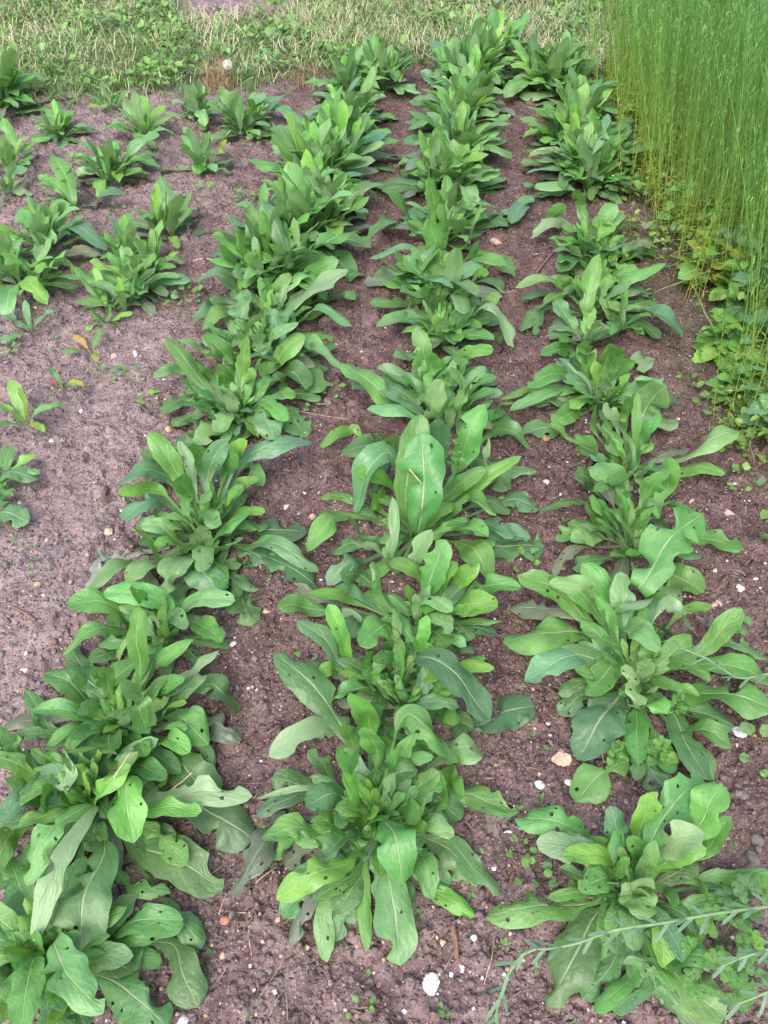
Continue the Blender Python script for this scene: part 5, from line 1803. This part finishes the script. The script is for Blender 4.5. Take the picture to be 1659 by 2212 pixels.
vs_.add(*leafsoup(14000, (0.8, 1.8), (1.3, 4.8), verge_keep, (0.012, 0.036), 0.11, (0.075, 0.17, 0.04), (0.20, 0.31, 0.06), rg))
tag(put("verge_weeds", vs_.mesh("verge_weeds"), M_GRASS), "tangle of small yellow-green weeds at the foot of the flax", "weeds", kind="stuff")
vg = Soup(4)
vg.add(*(lambda a: (a[0], a[1], None, a[2]))(blades(2600, (0.8, 1.9), (1.3, 4.8), (0.06, 0.17), (0.0015, 0.003), (0.14, 0.20, 0.05), (0.32, 0.32, 0.13), rg, (0.5, 1.5), keep=lambda x, y: verge_keep(x, y))))
tag(put("verge_stalks", vg.mesh("verge_stalks"), M_GRASS), "thin trailing stalks among the weeds under the flax", "weeds", kind="stuff")

# dead tufts, dandelion clock
def tuft(name, pos, n, h, c0, c1, label, cat, spread=0.05):
    r = np.random.default_rng(len(label))
    V, F, c = blades(n, (pos[0] - spread, pos[0] + spread), (pos[1] - spread, pos[1] + spread), (h * 0.5, h), (0.0018, 0.0032), c0, c1, r, (0.1, 1.25))
    tag(put(name, new_mesh(name, V, F, None, True, c), M_HAY), label, cat, "dead tufts along the grass edge")
tuft("dry_tuft", (MISC['tuft1'][0] / 1000, MISC['tuft1'][1] / 1000 + 0.02), 260, 0.15, (0.20, 0.12, 0.07), (0.40, 0.28, 0.17), "reddish brown dead tuft under the dandelion clock", "dead tuft", 0.075)
tuft("dry_tuft", (MISC['tuft2'][0] / 1000, MISC['tuft2'][1] / 1000 - 0.06), 140, 0.10, (0.20, 0.13, 0.07), (0.38, 0.28, 0.17), "brown dead tuft at the grass edge near the left row's far end", "dead tuft", 0.06)
dx, dy = -0.80, 4.69
dz = gh(dx, dy)
dand = tag(empty("dandelion_clock", (dx, dy, dz)), "white round dandelion clock on a thin stalk above the dead tuft", "dandelion")
tube_obj("stalk", [(0, 0, 0), (0.01, 0, 0.08), (-0.01, -0.01, 0.15)], 0.002, 0.0016, (0.25, 0.22, 0.12), M_FLAX, dand)
rd = np.random.default_rng(3)
sd_ = Soup(4)
for _ in range(150):
    v = rd.normal(size=3); v /= np.linalg.norm(v); s2 = np.cross(v, rd.normal(size=3)); s2 /= np.linalg.norm(s2); t2 = np.cross(v, s2)
    e = v * 0.024
    for k in range(3):
        w_ = s2 * math.cos(k * 1.05) + t2 * math.sin(k * 1.05); w2 = np.cross(w_, v) * 0.0006
        sd_.add(np.array([e - w_ * 0.007 - w2, e + w_ * 0.007 - w2, e + w_ * 0.007 + w2, e - w_ * 0.007 + w2]), [[0, 1, 2, 3]], None, (0.72, 0.70, 0.68))
    w2 = s2 * 0.0004
    sd_.add(np.array([v * 0.004 - w2, v * 0.004 + w2, e + w2, e - w2]), [[0, 1, 2, 3]], None, (0.5, 0.46, 0.40))
put("seed_head", sd_.mesh("seed_head"), M_PETAL, dand, (-0.01, -0.01, 0.15))
# leafy weeds scattered in the mown strip and on the bed beyond
FW = [(-1.12, 6.45, 0.10, 'n', "leafy weed on the bare patch in the far grass"), (-0.72, 6.55, 0.09, 'b', "dark weed at the right rim of the bare patch"), (-1.5, 6.1, 0.09, 'n', "weed left of the bare patch in the far grass"),
      (0.75, 6.3, 0.12, 'b', "dark weed clump in the hay near the top of the flax"), (0.45, 6.7, 0.12, 'b', "weed at the top edge above the hay"), (1.25, 6.1, 0.14, 'n', "tall weed at the back corner of the flax"),
      (1.1, 5.1, 0.10, 'n', "weed beside the hay at the near corner of the flax"), (-2.3, 5.2, 0.09, 'y', "low weed in the grass at the upper left"), (-1.75, 4.75, 0.09, 'n', "weed on the grass edge above the small dense rosette"),
      (-0.62, 4.95, 0.10, 'n', "weed right of the dandelion clock"), (-0.2, 5.0, 0.10, 'y', "weed at the grass edge between left and middle rows"), (-1.25, 4.75, 0.10, 'y', "large-leaved weed behind the limp rosette")]
for i, (x, y, rad, tone, label) in enumerate(FW):
    r = np.random.default_rng(2100 + i)
    if y > 6.0: rad *= 1.5
    root = tag(empty("lawn_weed", (x, y, gh(x, y))), label, "weed", "larger weeds in the mown strip")
    for k in range(16):
        a = k * 2.4; q = math.sqrt((k + 0.5) / 16)
        weed_leaf(root, 'heart' if i % 2 else 'round', (math.cos(a) * rad * q * 0.6, math.sin(a) * rad * q * 0.6, 0.02 + 0.06 * (1 - q)), a, r.uniform(0.0, 0.8), rad * r.uniform(0.5, 0.75), tone, r)

# ------------------------------------------------------------------ stones, clods, grit
def ico():
    p = (1 + 5 ** 0.5) / 2
    v = np.array([(-1, p, 0), (1, p, 0), (-1, -p, 0), (1, -p, 0), (0, -1, p), (0, 1, p), (0, -1, -p), (0, 1, -p), (p, 0, -1), (p, 0, 1), (-p, 0, -1), (-p, 0, 1)], float)
    v /= np.linalg.norm(v[0])
    f = np.array([(0, 11, 5), (0, 5, 1), (0, 1, 7), (0, 7, 10), (0, 10, 11), (1, 5, 9), (5, 11, 4), (11, 10, 2), (10, 7, 6), (7, 1, 8), (3, 9, 4), (3, 4, 2), (3, 2, 6), (3, 6, 8), (3, 8, 9), (4, 9, 5), (2, 4, 11), (6, 2, 10), (8, 6, 7), (9, 8, 1)])
    return v, f
def subdiv(v, f):
    vs2 = list(map(tuple, v)); cache = {}; out = []
    def mid(a, b):
        k = (min(a, b), max(a, b))
        if k not in cache:
            m = np.array(vs2[a]) + np.array(vs2[b]); m /= np.linalg.norm(m); cache[k] = len(vs2); vs2.append(tuple(m))
        return cache[k]
    for a, b, c in f:
        ab, bc, ca = mid(a, b), mid(b, c), mid(c, a)
        out += [(a, ab, ca), (b, bc, ab), (c, ca, bc), (ab, bc, ca)]
    return np.array(vs2), np.array(out)
I0 = ico(); I1 = subdiv(*I0); I2 = subdiv(*I1); I3 = subdiv(*I2)
def rock(r, d, angular=0.6, lumpy=0.0, flat=0.55, base=I2):
    v, f = base
    v = v.copy()
    for _ in range(int(4 + 9 * angular)):
        n = r.normal(size=3); n /= np.linalg.norm(n); lim = r.uniform(0.55, 0.9)
        k = v @ n; over = np.clip(k - lim, 0, None); v -= n[None] * (over * min(1.0, 0.5 + angular))[:, None]
    if lumpy:
        for _ in range(5):
            n = r.normal(size=3) * r.uniform(2, 5); v *= 1 + lumpy * np.sin(v @ n + r.uniform(0, 6))[:, None] * 0.25
        v *= 1 + r.normal(size=(len(v), 1)) * 0.05
    s = np.array([1.0, r.uniform(0.62, 0.92), flat * r.uniform(0.8, 1.15)])
    return v * s * d * 0.5, f
SC = {'p': (0.40, 0.28, 0.24), 'w': (0.52, 0.48, 0.45), 'W': (0.56, 0.54, 0.52), 'r': (0.34, 0.15, 0.11), 'o': (0.46, 0.30, 0.18), 'g': (0.165, 0.140, 0.135), 'b': (0.19, 0.12, 0.095), 'c': (0.44, 0.34, 0.26),
      's': (0.125, 0.090, 0.075), 't': (0.46, 0.32, 0.23), 'v': (0.50, 0.51, 0.60), 'm': (0.23, 0.17, 0.18)}
for i, (x, y, d, tone, label) in enumerate(STONES):
    r = np.random.default_rng(3000 + i)
    x, y, d = x / 1000, y / 1000, d / 1000
    clod = 'clod' in label
    rnd_ = any(w in label for w in ('round', 'smooth', 'oval', 'pebble'))
    V, F = rock(r, d * 1.08, 0.15 if rnd_ else 0.9, 0.9 if clod else 0.12, 0.30 if 'flat' in label or 'sliver' in label or 'chip' in label else (0.72 if rnd_ else 0.58), I3 if d > 0.022 else I2)
    if 'pointed' in label: V[:, 1] *= 1 - 0.5 * np.clip(V[:, 0] / d, -0.6, 0.6)
    c = np.array(SC[tone]) * (1 + r.normal(size=(len(V), 1)) * 0.06)
    if 'orange broken face' in label or 'orange face' in label: c = np.where((V[:, 0] > d * 0.2)[:, None], np.array([0.42, 0.22, 0.11]), c)
    nm = 'clod' if clod else ('brick_shard' if 'brick' in label else ('pebble' if rnd_ else 'stone'))
    o = put(nm, new_mesh(nm, V, F, None, rnd_ or clod, c), M_CLOD if clod else M_STONE)
    rz = r.uniform(0, 6.28)
    if 'lower end' in label: rz = -1.5
    if 'square' in label: rz = 0.2
    o.rotation_euler = (r.uniform(-0.15, 0.15), r.uniform(-0.15, 0.15), rz)
    o.location = (x, y, gh(x, y) + d * (0.10 if nm != 'pebble' else 0.2))
    tag(o, label, "clod" if clod else "stone", "clods on the bed" if clod else "stones on the bed")

# the white speckled disc
ddx, ddy = MISC['disc'][0] / 1000, MISC['disc'][1] / 1000
v, f = I3
v = v * np.array([0.0155, 0.0155, 0.0045])
sp_ = vnoise(v[:, 0], v[:, 1], 620.0, 5)
cc = np.where((sp_ > 0.17)[:, None], np.array([0.22, 0.22, 0.28]), np.array([0.74, 0.74, 0.78]))
o = put("disc", new_mesh("disc", v, f, None, True, cc), M_STONE)
o.location = (ddx, ddy, gh(ddx, ddy) + 0.006); o.rotation_euler = (-0.25, 0.1, 0)
tag(o, "round white speckled disc lying on dark soil at the right", "disc")
# cream leaf scrap
cx_, cy_ = MISC['cream'][0] / 1000, MISC['cream'][1] / 1000
V, F, uv = leaf_mesh([(-0.035, 0.005, 0.004), (-0.01, 0, 0.012), (0.015, 0.0, 0.012), (0.045, 0.0, 0.006)], 0.045, 0.05, rng, 22, 4, clamp=False, bites=6, wav=2.0)
o = put("fallen_leaf", new_mesh("fallen_leaf", V, F, uv), M_WEED); o.color = (0.55, 0.55, 0.24, 1)
o.location = (cx_, cy_, gh(cx_, cy_) + 0.004)
tag(o, "cream yellow torn leaf lying on the soil by the flax", "fallen leaf")

# sticks and straws
KC = {'k': (0.17, 0.10, 0.075), 'f': (0.46, 0.33, 0.20), 'l': (0.25, 0.26, 0.17)}
for i, (x0, y0, z0, x1, y1, z1, th, tone, nm, label) in enumerate(STICKS):
    r = np.random.default_rng(4000 + i)
    a = np.array([x0, y0, z0]) / 1000; b = np.array([x1, y1, z1]) / 1000
    if z0 <= 15: a[2] = gh(a[0], a[1]) + th * 0.0005 + 0.002
    if z1 <= 15: b[2] = gh(b[0], b[1]) + th * 0.0005 + (0.002 if z1 <= 10 else 0.008)
    m = (a + b) / 2; m[2] = max(m[2], gh(m[0], m[1]) + th * 0.0005 + 0.002)
    ln = np.linalg.norm(b - a); m[:2] += r.uniform(-0.04, 0.04, 2) * ln
    wood = th >= 5
    col = KC[tone] if nm != 'twig' or 'pale' not in label else (0.42, 0.29, 0.22)
    V, F = tube([a - m, a * 0.5 + m * 0.5 - m + np.array([0, 0, 0.001]), m - m, b * 0.5 + m * 0.5 - m, b - m], th * 0.0005, th * (0.00042 if wood else 0.0003), 7 if wood else 5)
    if nm == 'wood_splinter': V[:, 2] *= 0.6
    o = put(nm, new_mesh(nm, V, F, None, True, np.broadcast_to(np.array(col), V.shape) * (1 + r.normal(size=(len(V), 1)) * 0.10)), M_STICK)
    o.location = tuple(m)
    tag(o, label, "straw" if nm == 'straw' else "stick", "straws on the bed" if nm == 'straw' else "sticks on the bed")

# gravel, crumbs and petals: nobody could count them
def scatter(n, ymax, r, bias):
    y = ymax * r.uniform(0, 1, n) ** bias + 0.15
    x = r.uniform(-1, 1, n) * 0.49 * (0.714 * y + 1.05) * 1.2
    k = (y < grass_edge(x) - 0.02) & (x < flax_front(y) + 0.1)
    return x[k], y[k]
def pile(name, n, size, pal, label, cat, mat, r, flat=0.6, sink=0.25, bias=1.25, rough=0.22, ymax=5.2, path=0.0):
    x, y = scatter(n, ymax, r, bias)
    if path:
        k = r.random(len(x)) < (1 - path) + path * sstep(-0.35, -0.6, x)
        x, y = x[k], y[k]
    n = len(x); z = ground_h(x, y)
    v, f = I0
    q = r.uniform(0, 1, n) ** 2.6
    d = size[0] + (size[1] - size[0]) * q
    d = np.maximum(d, 0.0011 * y)
    a = r.uniform(0, 6.283, n)
    V = v[None] * (1 + r.uniform(-rough, rough, (n, 12, 1))) * np.stack([np.ones(n), r.uniform(0.6, 0.95, n), flat * r.uniform(0.7, 1.2, n)], -1)[:, None, :] * (d * 0.5)[:, None, None]
    ca, sa = np.cos(a)[:, None], np.sin(a)[:, None]
    V = np.stack([V[..., 0] * ca - V[..., 1] * sa + x[:, None], V[..., 0] * sa + V[..., 1] * ca + y[:, None], V[..., 2] + (z + d * (0.5 * flat - sink * flat))[:, None]], -1)
    F = (f[None] + np.arange(n)[:, None, None] * 12).reshape(-1, 3)
    pal = np.array(pal); c = pal[r.integers(0, len(pal), n)] * r.uniform(0.75, 1.25, (n, 1))
    if name == "soil_crumbs":
        m = np.clip(dry_mask(x, y), 0, 1)[:, None]
        c = (np.array([0.116, 0.075, 0.071]) * (1 - m) + np.array([0.218, 0.165, 0.165]) * m) * r.uniform(0.8, 1.3, (n, 1))
    me = new_mesh(name, V.reshape(-1, 3), F, None, False, np.repeat(c, 12, 0))
    tag(put(name, me, mat), label, cat, kind="stuff")
rp = np.random.default_rng(11)
pile("gravel", 16000, (0.0016, 0.010), [SC['p'], SC['o'], SC['g'], SC['g'], SC['m'], SC['t'], (0.33, 0.26, 0.235), (0.26, 0.21, 0.20)], "small brown grey and orange grit on the soil", "gravel", M_STONE, rp)
pile("white_grit", 2300, (0.0014, 0.0065), [SC['w'], SC['W'], (0.52, 0.48, 0.45)], "white specks and chips strewn over the soil", "gravel", M_STONE, rp, 0.5, 0.1)
pile("soil_crumbs", 17000, (0.003, 0.018), [(0.105, 0.073, 0.060), (0.135, 0.096, 0.080), (0.165, 0.125, 0.108), (0.085, 0.058, 0.048)], "loose crumbs and small clods of brown soil", "soil crumbs", M_CLOD, rp, 0.7, 0.35, 1.2, 0.34)
xb, yb = scatter(420, 3.6, rp, 1.1)
k = (xb > -0.7); xb, yb = xb[k], yb[k]
pet = Soup(4)
for x, y in zip(xb, yb):
    z = gh(x, y) + 0.006; a = rp.uniform(0, 6.28); s_ = rp.uniform(0.0022, 0.0042)
    p = np.array([[-1, -0.7, 0.2], [1, -0.8, 0.0], [1.0, 0.8, 0.5], [-0.9, 0.7, 0.1]]) * s_
    pet.add(np.stack([p[:, 0] * math.cos(a) - p[:, 1] * math.sin(a) + x, p[:, 0] * math.sin(a) + p[:, 1] * math.cos(a) + y, p[:, 2] + z], -1), [[0, 1, 2, 3]], None, (0.38, 0.42, 0.72) if rp.random() < 0.4 else (0.66, 0.66, 0.78))
tag(put("petals", pet.mesh("petals"), M_PETAL), "tiny fallen blue and white petals on the soil", "petals", kind="stuff")
# short straw bits
x, y = scatter(1500, 5.0, rp, 1.2)
V, F, c = blades(1500, (-1, 1), (0, 1), (0.015, 0.05), (0.0008, 0.0016), (0.22, 0.16, 0.10), (0.46, 0.38, 0.26), rp, (1.45, 1.57))
n = min(len(x), 1500)
V = V.reshape(-1, 6, 3)[:n]; ctr = V.mean(1, keepdims=True); V = V - ctr
V[..., 0] += x[:n, None]; V[..., 1] += y[:n, None]; V[..., 2] = ground_h(V[..., 0], V[..., 1]) + 0.004
kk = np.arange(n)[:, None] * 6
F = np.vstack([kk + np.array([[0, 1, 3, 2]]), kk + np.array([[2, 3, 5, 4]])])
tag(put("straw_bits", new_mesh("straw_bits", V.reshape(-1, 3), F, None, True, c[:n * 6]), M_HAY), "short bits of straw and root on the soil", "straw bits", kind="stuff")
# tiny green sprouts on the soil
x, y = scatter(700, 5.0, rp, 1.1)
k = vnoise(x, y, 2.0, 80) > 0.0; x, y = x[k], y[k]
spr = Soup(4)
for xx, yy_ in zip(x, y):
    for j in range(int(rp.integers(3, 7))):
        a = rp.uniform(0, 6.28); s_ = rp.uniform(0.005, 0.014); e = rp.uniform(0.1, 0.9)
        D = np.array([math.cos(a) * math.cos(e), math.sin(a) * math.cos(e), math.sin(e)]) * s_; S = np.array([-math.sin(a), math.cos(a), 0]) * s_ * 0.3
        O = np.array([xx, yy_, gh(xx, yy_) + 0.002])
        spr.add(np.array([O, O + D * 0.6 - S, O + D, O + D * 0.6 + S]), [[0, 1, 2, 3]], None, np.array([0.10, 0.20, 0.055]) * rp.uniform(0.7, 1.3))
tag(put("sprouts", spr.mesh("sprouts"), M_GRASS), "tiny green sprouts dotted over the soil", "sprouts", kind="stuff")
